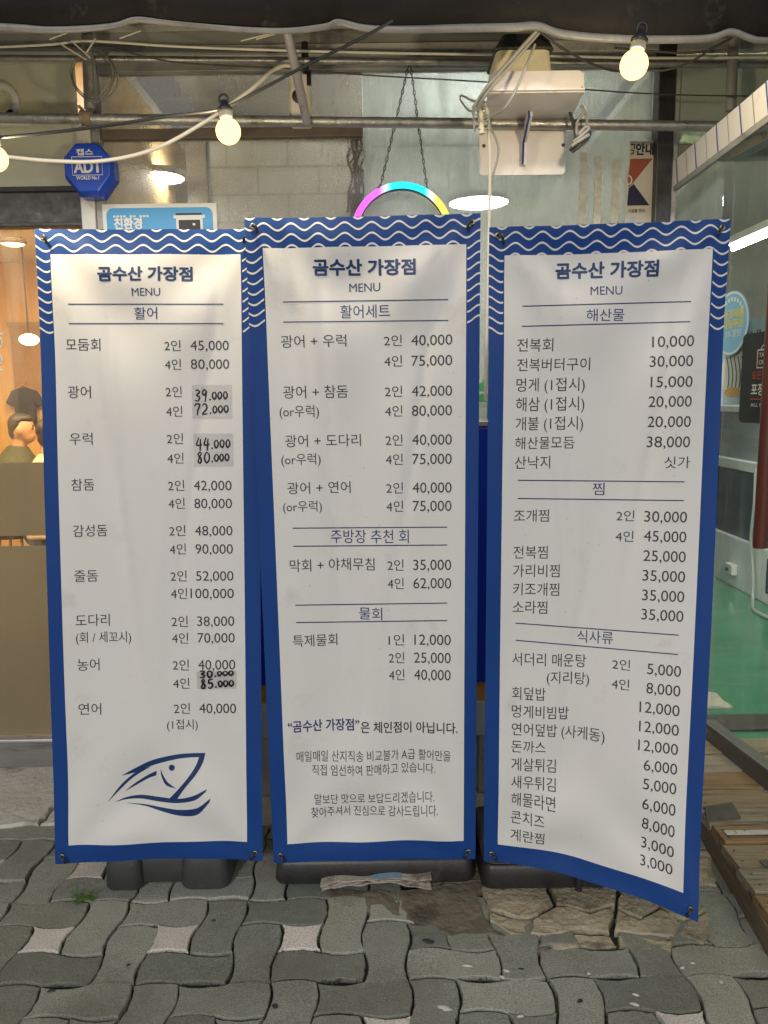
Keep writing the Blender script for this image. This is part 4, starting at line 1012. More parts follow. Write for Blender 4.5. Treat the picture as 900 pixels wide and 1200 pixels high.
disc_lamp("ceiling_lamp", "bright oval lamp behind the grey pane under the white bracket shelf", at(561, 236, 4.4), .175, emis("bright ceiling lamp", (.93,1.0,.95), 55), WHITEP)
WARM = emis("warm downlight", (1.0,.62,.25), 7)
disc_lamp("downlight", "orange round downlight in the warm room's ceiling", at(15, 284, 4.6), .075, WARM, BROWN)
root = thing("pendant_lamp", "small glowing pendant lamp above the diners", "pendant lamp", tuple(at(34, 398, 6.3)))
c = at(34, 398, 6.3); m = MB(); m.ell(c, (.075,.075,.045), 20, 12); build("lamp_globe", m, emis("pendant glow", (1.0,.72,.32), 14), root)
m = MB(); m.tube([c+np.array([0,0,.04]), (c[0], c[1], 2.75)], .006, 8); build("cord", m, BLACKC, root)
for (cx, cy, lab) in ((-2.2, 5.6, "warm round downlight over the diners' table"), (-3.3, 5.0, "warm round downlight by the far side wall"), (-1.9, 3.75, "warm round downlight added unseen inside the warm window to light the film")):  # the last one is added unseen, to light the window film from behind
    disc_lamp("downlight", lab, (cx, cy, 2.74), .16, emis("warm panel", (1.0,.68,.32), 330), BROWN)

# ------------------------------------------------------------------ blue tank behind the banners
TBLUE = mat("glossy blue tank panel", (.010,.03,.42), .25, col2=(.014,.05,.55), scale=2)
GRN = mat("green print", (.06,.34,.12), .5)
TX0, TX1 = at(296, 700, 2.66)[0], at(580, 700, 2.66)[0]
TT = thing("fish_tank", "blue panelled fish tank standing behind the middle banner", "fish tank", ((TX0+TX1)/2, 2.78, .013))
zA, zB, zC, zD = at(570, 500, 2.66)[2], at(570, 800, 2.66)[2], at(570, 822, 2.66)[2], at(570, 862, 2.66)[2]
m = MB(); m.box((TX0, 2.66, zB), (TX1, 2.91, zA)); build("tank_body", m, TBLUE, TT, bevel=.006)
m = MB(); m.box((TX0-.004, 2.655, zA+.001), (TX1+.004, 2.912, zA+.02)); build("tank_lid", m, ALU, TT, bevel=.003)
m = MB(); m.box((TX0+.01, 2.67, zC), (TX1-.01, 2.90, zB-.001)); build("foam_strip", m, mat("orange foam", (.50,.22,.03), .8, col2=(.62,.30,.05), scale=60), TT)
m = MB(); m.box((TX0, 2.66, zD), (TX1, 2.91, zC-.001)); build("stand_shelf", m, mat("greenish white shelf", (.42,.48,.44), .6, col2=(.56,.6,.56), scale=12), TT, bevel=.003)
for (xx, yy) in ((TX0+.03,2.69),(TX1-.03,2.69),(TX0+.03,2.88),(TX1-.03,2.88)):
    m = MB(); m.box((xx-.025, yy-.025, .013), (xx+.025, yy+.025, zD-.001)); build("leg", m, ALU, TT, bevel=.003)
m = MB(); a, b = at(560, 492, 2.93), at(600, 425, 2.93)
flat_text(m, '수산', a, np.array([b[0]-a[0],0,0])*1.5, np.array([0,0,b[2]-a[2]]), (0,-1,0), .03, .001)
solo("window_sticker", m, GRN, "green lettering on the grey pane behind the right banner", "sticker")

# ------------------------------------------------------------------ posters and signs on the shop front
PBLUE = mat("bright blue poster", (.05,.34,.72), .35, col2=(.07,.38,.76), scale=4)
def px_rect(px0, py0, px1, py1, Y): a, b = at(px0, py0, Y), at(px1, py1, Y); return a[0], b[0], b[2], a[2]
x0, x1, z0p, z1p = px_rect(120, 240, 258, 340, 2.93)
root = thing("blue_poster", "white edged blue poster of a bin behind the left banner's top edge", "poster", ((x0+x1)/2, 2.93, z0p))
m = MB(); m.box((x0, 2.925, z0p), (x1, 2.931, z1p)); build("poster_board", m, WHT, root)
m = MB(); e = .014; P = []
for (cx, cy, a0) in ((x1-e-.025, z1p-e-.025, 0), (x0+e+.025, z1p-e-.025, 90), (x0+e+.025, z0p+e+.025, 180), (x1-e-.025, z0p+e+.025, 270)):
    for kk in range(6): a = R_(a0+18*kk); P.append((cx+.025*math.cos(a), 2.9246, cz:=cy+.025*math.sin(a)))
m.prism([(p[0], 2.9247, p[2]) for p in P], (0,-.001,0)); build("blue_field", m, PBLUE, root)
sc = (x1-x0)/138
PX = lambda px, py: np.array([x0+(px-120)*sc, 2.923, z1p-(py-240)*sc])
m = MB(); flat_text(m, '친환경', PX(134, 269), np.array([33*sc,0,0]), np.array([0,0,13*sc]), (0,-1,0), .045, .0008)
for i in range(11):
    if i in (4, 7): continue
    p = PX(133+4*i, 255.5); m.box((p[0], 2.922, p[2]), (p[0]+3*sc, 2.923, p[2]+2.2*sc))
build("white_lettering", m, WHT, root); m = MB()
for (a, b, c_, d) in ((206,254,244,257.5),(209,257.6,241,300)):
    p, q = PX(a, d), PX(c_, b); m.box((p[0], 2.9215, p[2]), (q[0], 2.9232, q[2]))
build("bin_white_print", m, WHT, root)
m = MB(); p, q = PX(212, 296), PX(238, 259.5); m.box((p[0], 2.9205, p[2]), (q[0], 2.9214, q[2])); p, q = PX(209, 253.5), PX(240, 251.5); m.box((p[0], 2.9215, p[2]), (q[0], 2.9232, q[2])); build("bin_print", m, INK, root)
m = MB(); p, q = PX(229, 266), PX(232, 263.5); m.box((p[0], 2.9198, p[2]), (q[0], 2.9204, q[2])); build("bin_latch", m, WHT, root)

# torn notice with red and navy triangles
x0, x1, z0p, z1p = px_rect(737.5, 165.5, 763, 320, 2.935)
root = thing("torn_notice", "torn white notice with red and navy triangles beside the dark post", "notice", ((x0+x1)/2, 2.935, z0p))
sc = (x1-x0)/25.5
PX = lambda px, py, y=2.934: np.array([x0+(px-737.5)*sc, y, z1p-(py-165.5)*sc])
IVORY = mat("ivory paper", (.62,.59,.50), .6, col2=(.68,.65,.57), scale=14)
OUT = [(738.5,165.5),(763.2,165.5),(763,300),(736,300),(735,255),(735.5,240),(736.5,225),(737,213),(736.5,205),(735.7,200),(736.8,193),(738,186),(738.2,176)]
m = MB(); m.prism([PX(*q, 2.9365) for q in OUT], (0,-.001,0)); build("paper", m, IVORY, root)
m = MB(); m.add([PX(*q, 2.9347) for q in [(739,181.5),(760.5,181.5),(742,204),(738,208),(737.2,200),(738.6,189)]], [(0,1,2,3,4,5)]); build("red_print", m, mat("rust red print", (.30,.055,.035), .6, col2=(.42,.12,.06), scale=8), root)
m = MB(); m.add([PX(*q, 2.9347) for q in [(738.2,208.5),(743,204.5),(759,224.5),(737.2,224.5)]], [(0,1,2,3)])
build('navy_print', m, mat('dark navy print', (.018,.018,.06), .6), root); m = MB()
flat_text(m, '안내', PX(744.3, 178, 2.9355), np.array([16.5*sc,0,0]), np.array([0,0,10.5*sc]), (0,-1,0), .04, .0008)
build('heading_lettering', m, bpy.data.materials['dark navy print'], root); m = MB()
flat_text(m, '시설물 관리', PX(738.3, 231, 2.9355), np.array([16*sc,0,0]), np.array([0,0,3.4*sc]), (0,-1,0), .02, .0008)
build("small_lettering", m, bpy.data.materials["dark navy print"], root); m = MB()
strip(m, [PX(739.2,168.6), PX(742.4,168.6), PX(742.4,172.6)], 1.4*sc, .0, np.array([0,-1.,0])); strip(m, [PX(739.5,173.4), PX(742.4,174.3), PX(741.5,176.4), PX(739.4,177.6)], 1.3*sc, .0, np.array([0,-1.,0]))
build("torn_lettering", m, bpy.data.materials["dark navy print"], root)
m = MB(); strip(m, [PX(737+4*math.cos(a), 201-4.2*math.sin(a), 2.9343) for a in np.linspace(-1.4, 1.4, 10)], 1.2*sc, .0, np.array([0,-1.,0])); build("ring_print", m, WHT, root)
m = MB(); m.add([PX(*q, 2.9352) for q in [(735.6,241),(740,236),(745,235),(748,240),(750,252),(749,262),(741,266),(736,262)]], [tuple(range(8))]); tag(build("torn_patch", m, mat("peeled silver paper", (.38,.40,.44), .3, .3, col2=(.62,.64,.68), scale=70, bump=.5), root), "peeled silvery patch")

# octagonal blue security box
c0 = at(97, 194, 2.80)
kk = 1/(901/ (2.93)); rx, rz = 26.5*kk, 27*kk
root = thing("security_box", "octagonal blue alarm box with white lettering on the white mullion", "alarm box", (c0[0], 2.92, c0[2]-rz))
oct_ = [(-.45,1),(.45,1),(1,.42),(1,-.30),(.42,-1),(-.42,-1),(-1,-.30),(-1,.42)]
SBLUE = mat("glossy blue plastic", (.012,.06,.48), .22, col2=(.016,.075,.56), scale=4)
m = MB(); V = []
for (y, s_, dz) in ((2.92, 1.0, 0), (2.865, 1.0, 0), (2.84, .92, .005)):
    V += [(c0[0]+a*rx*s_, y, c0[2]+b*rz*s_+dz) for a, b in oct_]
m.add(V, [(r*8+i, r*8+(i+1) % 8, (r+1)*8+(i+1) % 8, (r+1)*8+i) for r in range(2) for i in range(8)]+[tuple(range(16, 24)), tuple(range(0, 8))[::-1]])
bb = build("box_shell", m, SBLUE, root, bevel=.004)
m = MB(); y = 2.8395; ox, oz = c0[0], c0[2]+.005
flat_text(m, '캡스', (ox-rx*.38, y, oz+rz*.46), (rx*.66,0,0), (0,0,rz*.24), (0,-1,0), .03, .001)
flat_text(m, 'ADT', (ox-rx*.52, y, oz-rz*.20), (rx*1.10,0,0), (0,0,rz*.44), (0,-1,0), .045, .001)
flat_text(m, 'WORLD No.1', (ox-rx*.46, y, oz-rz*.46), (rx*.92,0,0), (0,0,rz*.13), (0,-1,0), .03, .001)
fr_ = [(-.60,.40),(.62,.40),(.62,-.29),(-.60,-.29),(-.60,.40)]
strip(m, [np.array([ox+a*rx, y, oz+b*rz]) for a, b in fr_], .0022, .0008, np.array([0,-1.,0])); build("box_lettering", m, WHT, bb)
m = MB(); a = at(97, 226, 2.915); m.box((x95+.004, 2.905, a[2]-.014), (x118-.024, 2.9195, a[2]+.012)); build("mount_strip", m, SBLUE, root)

# ------------------------------------------------------------------ scaffold pipes
def pipe(pts, r, label, mt=STEEL, name="steel_pipe"): 
    m = MB(); m.tube(pts, r, 14); return solo(name, m, mt, label, "pipe", "steel pipes of the awning frame")
def hz(px0, py0, px1, py1, Y): return [at(px0, py0, Y), at(px1, py1, Y)]
YP = 2.70
a, b = at(-10, 138, YP), at(790, 147.5, YP); d = (b-a)/(b-a)[0]
pipe([a-d*.9, a+d*(b-a)[0]*.25, a+d*(b-a)[0]*.6, b+d*.0+d*1.0], .0165, "long horizontal steel pipe crossing the whole shop front")
pipe([at(101.5, 20, YP+.05), at(105.5, 128, YP+.05)], .019, "short upright steel pipe with a coil of wire around it")
pipe([at(333, 20, 2.45), at(360, 144, YP-.03)], .0145, "slanting steel brace in front of the white junction box", mat("worn bluish steel", (.30,.29,.33), .5, .5, col2=(.44,.43,.46), scale=25, col3=(.18,.15,.13), s3=20))
pipe([at(860, 30, YP+.06), at(856.5, 130, YP+.06)], .017, "upright steel pipe on the right behind the striped beam", GREYM)
for (cx, lab) in ((104.5, "clamp where the upright pipe meets the long pipe"),):
    c = at(cx-3, 139, YP-.0); root = thing("pipe_clamp", "rusty clamp where the upright pipe meets the long pipe", "clamp", tuple(c)); RUST = mat("rusty clamp", (.20,.13,.09), .7, .4, col2=(.34,.28,.23), scale=50)
    m = MB(); m.tube([c+np.array([-.018,0,.002]), c+np.array([.018,0,-.0]) ], .0235, 14); build("collar", m, RUST, root)
    m = MB(); m.tube([c+np.array([-.012,-.028,.028]), c+np.array([-.012,.01,.028])], .005, 8); m.tube([c+np.array([-.012,-.028,-.028]), c+np.array([-.012,.01,-.028])], .005, 8); build("bolt", m, STEEL, root)
m = MB(); a, b = at(-20, 68, 2.78), at(930, 76, 2.78); d = (b-a)/(b-a)[0]
m.tube([a-d*1, b+d*1], .011, 10); solo("steel_pipe", m, STEEL, "thin high pipe running just under the awning", "pipe", "steel pipes of the awning frame")

# junction box behind the brace
a, b = at(338, 86, 2.80), at(364, 143, 2.80)
root = thing("junction_box", "white junction box behind the slanting brace", "junction box", ((a[0]+b[0])/2, 2.85, b[2]))
m = MB(); m.box((a[0], 2.79, b[2]), (b[0], 2.87, a[2])); bx = build("box_body", m, CREAMP, root, bevel=.006)
m = MB(); m.box((a[0]+.008, 2.784, b[2]+.008), (b[0]-.008, 2.79, a[2]-.008)); cv = build("cover", m, WHITEP, root, bevel=.003)
m = MB(); cc = ((a[0]+b[0])/2, 2.783, (a[2]+b[2])/2); m.lathe(cc, [(.0001,-.003),(.022,-.003),(.024,.001)], 20, 'y'); build("knob", m, GREYP, cv)
m = MB(); m.tube([at(357, 50, 2.80), at(358, 92, 2.80)], .012, 10); m.tube([at(362, 84, 2.79), at(362, 100, 2.79)], .008, 8); build("conduit", m, BLACKP, root)

# ------------------------------------------------------------------ awning
AW = mat("dark awning canvas", (.007,.0065,.006), .6, col2=(.020,.019,.018), scale=5, amt=.9, bump=.35, bscale=26, spec=.08, col3=(.06,.056,.05), s3=9, lo3=.58, hi3=.80)
HEM = mat("grey awning hem", (.11,.11,.108), .45, col2=(.19,.19,.187), scale=9, bump=.3, bscale=30)
awn = thing("awning", "dark stained canvas awning with a wavy grey hem over the shop front", "awning", (0, 2.3, 2.4))
YA = 2.30
edge = [(-400,33),(-200,34),(0,35),(60,37),(130,33),(160,26),(200,31),(260,36),(330,38),(380,33),(397,28),(430,36),(480,39),(540,38),(600,36),(630,34),(660,43),(720,49),(780,51),(830,49),(856,41),(880,48),(900,50),(1000,50),(1200,47),(1400,50)]
E2 = spline([at(x, y, YA) for x, y in edge], 6)
m = MB(); V = []; nr = 16
for i, p in enumerate(E2):
    for j in range(nr+1):
        t = j/nr
        bul = .022*math.sin(p[0]*4.1+j*.25)*t*(1-t)*2+.006*math.sin(p[0]*9)*(1-t)**2
        V.append((p[0], p[1]-bul-.10*t, p[2]+.012+t*.95))
nn = len(E2)
m.add(V, [(i*(nr+1)+j, (i+1)*(nr+1)+j, (i+1)*(nr+1)+j+1, i*(nr+1)+j+1) for i in range(nn-1) for j in range(nr)], True)
va = build("valance", m, AW, awn); va.modifiers.new("thick", 'SOLIDIFY').thickness = .002
m = MB(); V = []
for i, p in enumerate(E2):
    y0 = p[1]-.006*math.sin(p[0]*9)
    wv = .010*math.sin(i*.35+.4)
    rise = .015+.004*math.sin(p[0]*3.3)
    V += [(p[0], y0-.004, p[2]+rise), (p[0], y0-.004-.0015*math.sin(p[0]*14), p[2]+.010), (p[0], y0-.004, p[2]-.004), (p[0], y0+.012, p[2]+.002), (p[0], y0+.008, p[2]+rise)]
m.add(V, [(5*i+k, 5*i+5+k, 5*i+5+(k+1) % 5, 5*i+(k+1) % 5) for i in range(nn-1) for k in range(5)], True); build("hem", m, HEM, awn)
m = MB(); m.add([(-5,YA-.11,3.32),(5.5,YA-.11,3.32),(5.5,YW-.06,3.52),(-5,YW-.06,3.52)], [(0,1,2,3)]); r_ = build("roof_canvas", m, AW, awn); r_.modifiers.new("thick", 'SOLIDIFY').thickness = .004

# ------------------------------------------------------------------ bracket shelf with the cream box
Yb = 2.72; Yf = 2.46
root = thing("bracket_shelf", "white metal bracket shelf with blue edges under a cream box", "shelf", tuple(at(613, 175, Yb)))
bl, br = at(562, 150, Yb), at(663, 150, Yb); zb0, zb1 = at(613, 205, Yb)[2], at(613, 143, Yb)[2]
def rrect(x0, x1, z0, z1, r, n=5):
    P = []
    for (cx, cz, a0) in ((x1-r, z1-r, 0), (x0+r, z1-r, 90), (x0+r, z0+r, 180), (x1-r, z0+r, 270)):
        for k in range(n+1): a = R_(a0+90*k/n); P.append((cx+r*math.cos(a), cz+r*math.sin(a)))
    return P
m = MB(); m.prism([(x, Yb, z) for x, z in rrect(bl[0], br[0], zb0, zb1+.0, .012)], (0,.006,0)); bpn = build("back_plate", m, WHITEP, root)
m = MB()
for px, py in ((567, 171), (660, 150), (660, 170), (622, 146)):
    c = at(px, py, Yb); m.lathe((c[0], Yb-.0005, c[2]), [(.0001,-.003),(.005,-.003),(.006,.0)], 10, 'y')
build("screw", m, DSTEEL, bpn)
zs = zb1+.002
fl, frr = at(573, 120, Yf)[0], at(684, 120, Yf)[0]
m = MB(); m.hexa([(fl,Yf,zs-.006),(frr,Yf,zs-.006),(br[0]+.012,Yb,zs),(bl[0]+.01,Yb,zs)], [(fl,Yf,zs-.001),(frr,Yf,zs-.001),(br[0]+.012,Yb,zs+.005),(bl[0]+.01,Yb,zs+.005)]); sh_ = build("shelf_plate", m, WHITEP, root)
m = MB(); hlip = at(600, 96, Yf)[2]-at(600, 118, Yf)[2]
m.prism([(x, Yf-.001, z) for x, z in rrect(fl+.002, frr-.004, zs-.0, zs+hlip, .018)], (0,-.005,0)); build("front_lip", m, WHITEP, sh_)
m = MB(); m.add([(fl,Yf-.012,zs-.003),(frr,Yf-.012,zs-.003),(frr,Yf,zs-.003),(fl,Yf,zs-.003),(fl,Yf-.012,zs+.002),(frr,Yf-.012,zs+.002),(frr,Yf,zs+.002),(fl,Yf,zs+.002)], [(0,3,2,1),(4,5,6,7),(0,1,5,4),(1,2,6,5),(2,3,7,6),(3,0,4,7)]); build("lip_fold", m, WHITEP, sh_)
m = MB(); m.prism([(frr-.004,Yf,zs),(br[0]+.010,Yb,zs+.006),(br[0]+.010,Yb,zs+hlip),(frr-.004,Yf,zs+hlip*.95)], (.004,0,0)); build("side_lip", m, WHITEP, sh_)
gx = at(612, 165, Yb)[0]
zg0 = at(612, 195, Yb)[2]
GP = [(Yb, zs-.008), (Yb-.12, zs-.010), (Yb-.125, zs-.025), (Yb-.028, zs-.075), (Yb-.018, zg0), (Yb, zg0)]
m = MB(); m.prism([(gx, y, z) for y, z in GP], (.010,0,0)); build("gusset", m, WHITEP, root)
BEDGE = mat("blue edge paint", (.02,.05,.28), .5)
m = MB(); m.tube([(gx-.001, y-.002, z) for y, z in GP[1:5]], .0035, 8); m.tube([(bl[0]+.012, Yb-.003, zs-.007), (gx-.001, Yb-.003, zs-.007), (br[0]-.002, Yb-.003, zs-.007)], .0028, 8); build("blue_edge", m, BEDGE, root)
# cream box
x0, x1 = at(577, 90, Yf+.03)[0], at(651, 90, Yf+.03)[0]; zt0, zt1 = zs+.004, at(610, 57, Yf+.03)[2]
root = thing("cream_box", "ribbed cream plastic box with a dark cap on the white bracket shelf", "box", ((x0+x1)/2, Yf+.12, zt0))
m = MB(); n = 10; T0, T1 = [], []
for (dx, z, l) in ((0, zt0, T0), (.014, zt1, T1)):
    l += [(x, y, z) for x, y in rrect(x0+dx, x1-dx, Yf+.03+dx*.6, Yf+.22, .022)]
N = len(T0); m.add(T0+T1, [(i, (i+1) % N, N+(i+1) % N, N+i) for i in range(N)], True); m.add(T1, [tuple(range(N))]); m.add(T0, [tuple(range(N))[::-1]])
cbx = build("box_body", m, CREAMP, root)
m = MB()
for i in range(5):
    t = .30+.14*i; m.tube([(x0+(x1-x0)*t, Yf+.0305, zt0+.004), (x0+.014+(x1-x0-.028)*t, Yf+.039, zt1-.02)], .0022, 6)
build("rib", m, CREAMP, cbx)
m = MB(); T0, T1 = [(x, y, zt1+.001) for x, y in rrect(x0+.006, x1-.006, Yf+.02, Yf+.225, .02)], [(x, y, zt1+.055) for x, y in rrect(x0+.035, x1-.02, Yf+.06, Yf+.2, .02)]
m.add(T0+T1, [(i, (i+1) % N, N+(i+1) % N, N+i) for i in range(N)], True); m.add(T1, [tuple(range(N))]); m.add(T0, [tuple(range(N))[::-1]]); build("cap", m, GREYP, root)

# ------------------------------------------------------------------ striped white beam on the right
root = thing("striped_beam", "slanting white beam with thin blue cross lines at upper right", "beam", tuple(at(789, 204, 2.9)))
P0, P1 = at(789, 189, 2.86), at(789, 218, 2.86); Q0, Q1 = at(900, 94, 2.10), at(900, 134, 2.10)
ext = lambda A, B, t: np.array(A)+(np.array(B)-np.array(A))*t
TE = 1.9; th_ = np.array([.014,.0,0])
A0, A1, B0, B1 = P0, P1, ext(P0, Q0, TE), ext(P1, Q1, TE)
WBEAM = mat("white beam cladding", (.70,.69,.70), .45, col2=(.76,.75,.76), scale=4, col3=(.5,.48,.45), s3=8, lo3=.62, hi3=.8)
m = MB(); m.add([A1, B1, B1+th_, A1+th_, A0, B0, B0+th_, A0+th_], [(0,1,2,3),(7,6,5,4),(0,4,5,1),(1,5,6,2),(2,6,7,3),(3,7,4,0)]); build("beam_body", m, WBEAM, root)
m = MB(); dz = np.array([0,0,-.018]); m.add([A1+dz, B1+dz, B1+dz+th_*.8, A1+dz+th_*.8, A1-np.array([0,0,.001]), B1-np.array([0,0,.001]), B1+th_*.8-np.array([0,0,.001]), A1+th_*.8-np.array([0,0,.001])], [(0,1,2,3),(7,6,5,4),(0,4,5,1),(1,5,6,2),(2,6,7,3),(3,7,4,0)]); build("bottom_track", m, GREYM, root)
nv = np.cross(B0-A0, A1-A0); nv /= np.linalg.norm(nv)
if nv@(CAM-A0) < 0: nv = -nv
BLS, GRS = MB(), MB()
for i, px in enumerate((792.5,804,814.5,827,839.5,852.5,867,882,898,914,932,952,975)):
    best = min(np.linspace(0, TE, 1500), key=lambda t: abs(proj(ext(P0, Q0, t))[0]-px)); t = best
    u, v = ext(P0, Q0, t), ext(P1, Q1, t+.02); tgt = BLS if i % 2 == 0 else GRS; wd = (.0035 if i % 2 == 0 else .0018)
    s_ = (B0-A0)/np.linalg.norm(B0-A0)*wd
    tgt.add([u-s_+nv*.0015, u+s_+nv*.0015, v+s_+nv*.0015, v-s_+nv*.0015], [(0,1,2,3)])
build("blue_stripe", BLS, BEDGE, root); build("grey_seam", GRS, GREYM, root)

# ------------------------------------------------------------------ neon ring on chains
c = at(471, 276, 2.87); kz = (3.06*.99+.5)/901*.93
Rr = 54*(np.linalg.norm(c-CAM))/901*.98
def neon_mat():
    m = bpy.data.materials.new("rainbow neon tube"); m.use_nodes = True; n = m.node_tree.nodes; L = m.node_tree.links; n.clear()
    tc = n.new('ShaderNodeTexCoord'); sp = n.new('ShaderNodeSeparateXYZ'); L.new(tc.outputs['Object'], sp.inputs[0])
    mr = n.new('ShaderNodeMapRange'); mr.inputs[1].default_value = -Rr; mr.inputs[2].default_value = Rr; L.new(sp.outputs[0], mr.inputs[0])
    cr = n.new('ShaderNodeValToRGB'); e = cr.color_ramp.elements
    e[0].position = .0; e[0].color = (.9,.12,.95,1); e[1].position = 1.0; e[1].color = (1,.75,.1,1)
    for p_, col in ((.27,(.75,.16,.85,1)),(.34,(.55,.75,.95,1)),(.40,(.03,.68,.80,1)),(.74,(.03,.70,.78,1)),(.80,(.75,.85,.80,1)),(.86,(1,.72,.12,1))):
        x = e.new(p_); x.color = col
    L.new(mr.outputs[0], cr.inputs[0]); em = n.new('ShaderNodeEmission'); em.inputs[1].default_value = 1.15; L.new(cr.outputs[0], em.inputs[0])
    o = n.new('ShaderNodeOutputMaterial'); L.new(em.outputs[0], o.inputs[0]); return m
root = thing("neon_ring", "rainbow neon ring hanging on two chains behind the middle banner", "neon sign", tuple(c))
m = MB(); m.tube([c+np.array([Rr*math.cos(a), 0, Rr*math.sin(a)]) for a in np.linspace(0, 2*math.pi, 73)], .0118, 10); build("neon_tube", m, neon_mat(), root)
m = MB(); m.lathe(c+np.array([0,.020,0]), [(Rr-.012,0),(Rr+.012,0),(Rr+.012,.008),(Rr-.012,.008),(Rr-.012,0)], 72, 'y'); rim = build("ring_backing", m, GREYP, root)
m = MB(); a1, a2 = at(479, 76, 2.87), at(445, 222, 2.87); b1, b2 = at(481, 76, 2.87), at(501, 226, 2.87)
def chain(mb, a, b):
    d = b-a; l = np.linalg.norm(d); n = int(l/.016); d /= l
    for i in range(n):
        p = a+d*(i+.5)*l/n; q = np.array([1.,0,0]) if i % 2 else np.array([0,1.,0]); q = q-d*(q@d); q /= np.linalg.norm(q)
        mb.tube([p+d*.0095*math.cos(t)+q*.0042*math.sin(t) for t in np.linspace(0, 2*math.pi, 9)], .0019, 5, cap=False)
for (p, q) in ((a1, a2), (b1, b2)):
    m = MB(); chain(m, p, q); build("chain", m, DSTEEL, root)
m = MB(); m.ell(a2, (.010,.010,.010), 10, 8); m.ell(b2, (.010,.010,.010), 10, 8); build("chain_eye", m, DSTEEL, rim)

# ------------------------------------------------------------------ wires and cables
def cable(pts, r, mt, label, grp="cables along the shop front", name="cable", k=8):
    m = MB(); m.tube(spline([at(*p) for p in pts], k), r, 8); return solo(name, m, mt, label, "cable", grp)
cable([(-60,178,2.5),(0,183,2.52),(60,188.5,2.55),(120,188.5,2.58),(180,175,2.58),(235,146,2.58),(290,108,2.6),(318,84,2.62),(333,77,2.64),(346,78,2.66)], .0062, WHITEC, "thick white cable sagging across the blue alarm box")
fest = [(-120,166,1.95),(0,161,1.97),(100,150.5,2.0),(200,136,2.03),(258,128,2.05),(300,108,2.08),(360,76,2.12),(425,44,2.16),(460,24,2.18)]
m = MB(); m.tube(spline([at(*p) for p in fest], 8), .0042, 8); solo("festoon_cable", m, BLACKC, "black festoon cable carrying the glowing bulbs at upper left", "cable")
cable([(-40,56,2.66),(0,55,2.66),(60,52,2.66),(105,48,2.66),(200,54,2.66),(300,58,2.66),(450,62,2.66),(600,64.5,2.66),(760,68,2.66),(900,67,2.66),(960,68,2.66)], .0042, WHITEC, "thin white cable running high under the awning hem")
cable([(110,50,2.68),(200,72,2.7),(330,80,2.7),(430,88,2.7),(560,95.5,2.7),(700,106,2.7),(790,111,2.7),(900,113,2.7)], .0024, DARKC, "thin dark wire stretched level across the upper panes")
cable([(629,36,2.4),(600,68,2.42),(574,98,2.44),(560,118,2.48),(556,126,2.5)], .0058, GREYC, "grey cable dropping from the awning peak to the terminal strip, outermost of three")
cable([(632,38,2.41),(606,68,2.42),(580,98,2.43),(566,116,2.46),(560,128,2.5)], .0048, GREYC, "grey cable lying close beside the outermost one at the cream box")
cable([(627,52,2.41),(614,84,2.40),(603,108,2.40),(590,128,2.42),(574,138,2.5)], .0040, GREYC, "grey cable drooping across the front lip of the white shelf")
cable([(634,38,2.42),(655,54,2.44),(685,71,2.48),(715,82,2.52),(738,83,2.55)], .0036, DARKC, "dark cable sagging from the awning peak towards the right bulb")
cable([(858,44,2.45),(836,56,2.46),(810,72,2.48),(780,82,2.5),(755,82,2.52)], .0036, DARKC, "dark cable rising from the right bulb to the awning's right peak")
cable([(856,58,2.5),(835,60,2.52),(800,62,2.54),(765,60,2.56),(720,56,2.6)], .0034, DARKC, "short dark cable behind the right bulb")
cable([(566,122,2.52),(572,138,2.55),(574,200,2.6),(573,270,2.62),(571,360,2.62),(569,470,2.6)], .0060, WHITEC, "pale conduit running down between the middle and right banners", name="conduit")
cable([(574,148,2.6),(582,165,2.6),(584,180,2.6),(578,205,2.61),(574.5,216,2.61)], .0034, GREYC, "loose grey wire bowing out beside the pale conduit")
# coil on the left upright
m = MB(); cc = at(108, 88, 2.66); rw = random.Random(4)
for k in range(3):
    r1, r2 = .060+.006*k, .072+.004*k; ph = rw.uniform(0, 6)
    m.tube([cc+np.array([r1*math.cos(a)+.004*math.sin(3*a+ph)+.006*k, -.008*k, r2*math.sin(a)-.004*k]) for a in np.linspace(0, 2*math.pi, 33)], .0018, 6)
solo("wire_coil", m, mat('dull wire', (.12,.12,.115), .5), "coil of thin grey wire hung on the left upright pipe", "wire coil")
# cable ties over the left upright
m = MB()
for (p, q) in (((72,52),(101,70)),((112,45),(101,62)),((84,48),(106,68)),((58,46),(80,38)),((140,45),(165,36)),((282,48),(322,38)),((300,46),(325,39))):
    m.tube([at(*p, 2.62), at(*q, 2.62)], .0024, 6)
tag(build("cable_tie", m, WHITEC, base=at(100,60,2.62)), "loose white tie wires poking out under the awning hem", "tie wire", kind='stuff')
# hanging black bundle
root = thing("cable_bundle", "tangled black cables hanging beside the painted block wall", "cable bundle", tuple(at(417, 250, 3.0))); rw = random.Random(12)
for k in range(7):
    m = MB(); x = 411+k*2.3; P = []
    for i in range(9): P.append(at(x+rw.uniform(-4, 4)*(1 if i else .3), 160+i*11, 2.99+rw.uniform(-.02,.02)))
    m.tube(spline(P, 5), .0042, 6); build("cable", m, BLACKC, root)
m = MB(); P = [at(418+14*math.sin(a)+3, 188-12*math.cos(a), 2.985) for a in np.linspace(0, 2*math.pi, 17)]; m.tube(P, .0022, 6); build("cable", m, DARKC, root)
m = MB(); a, b = at(410, 226, 2.98), at(426, 275, 2.98); m.box((a[0], 2.98, b[2]), (b[0], 3.02, a[2])); build("adapter", m, BLACKP, root, bevel=.005)
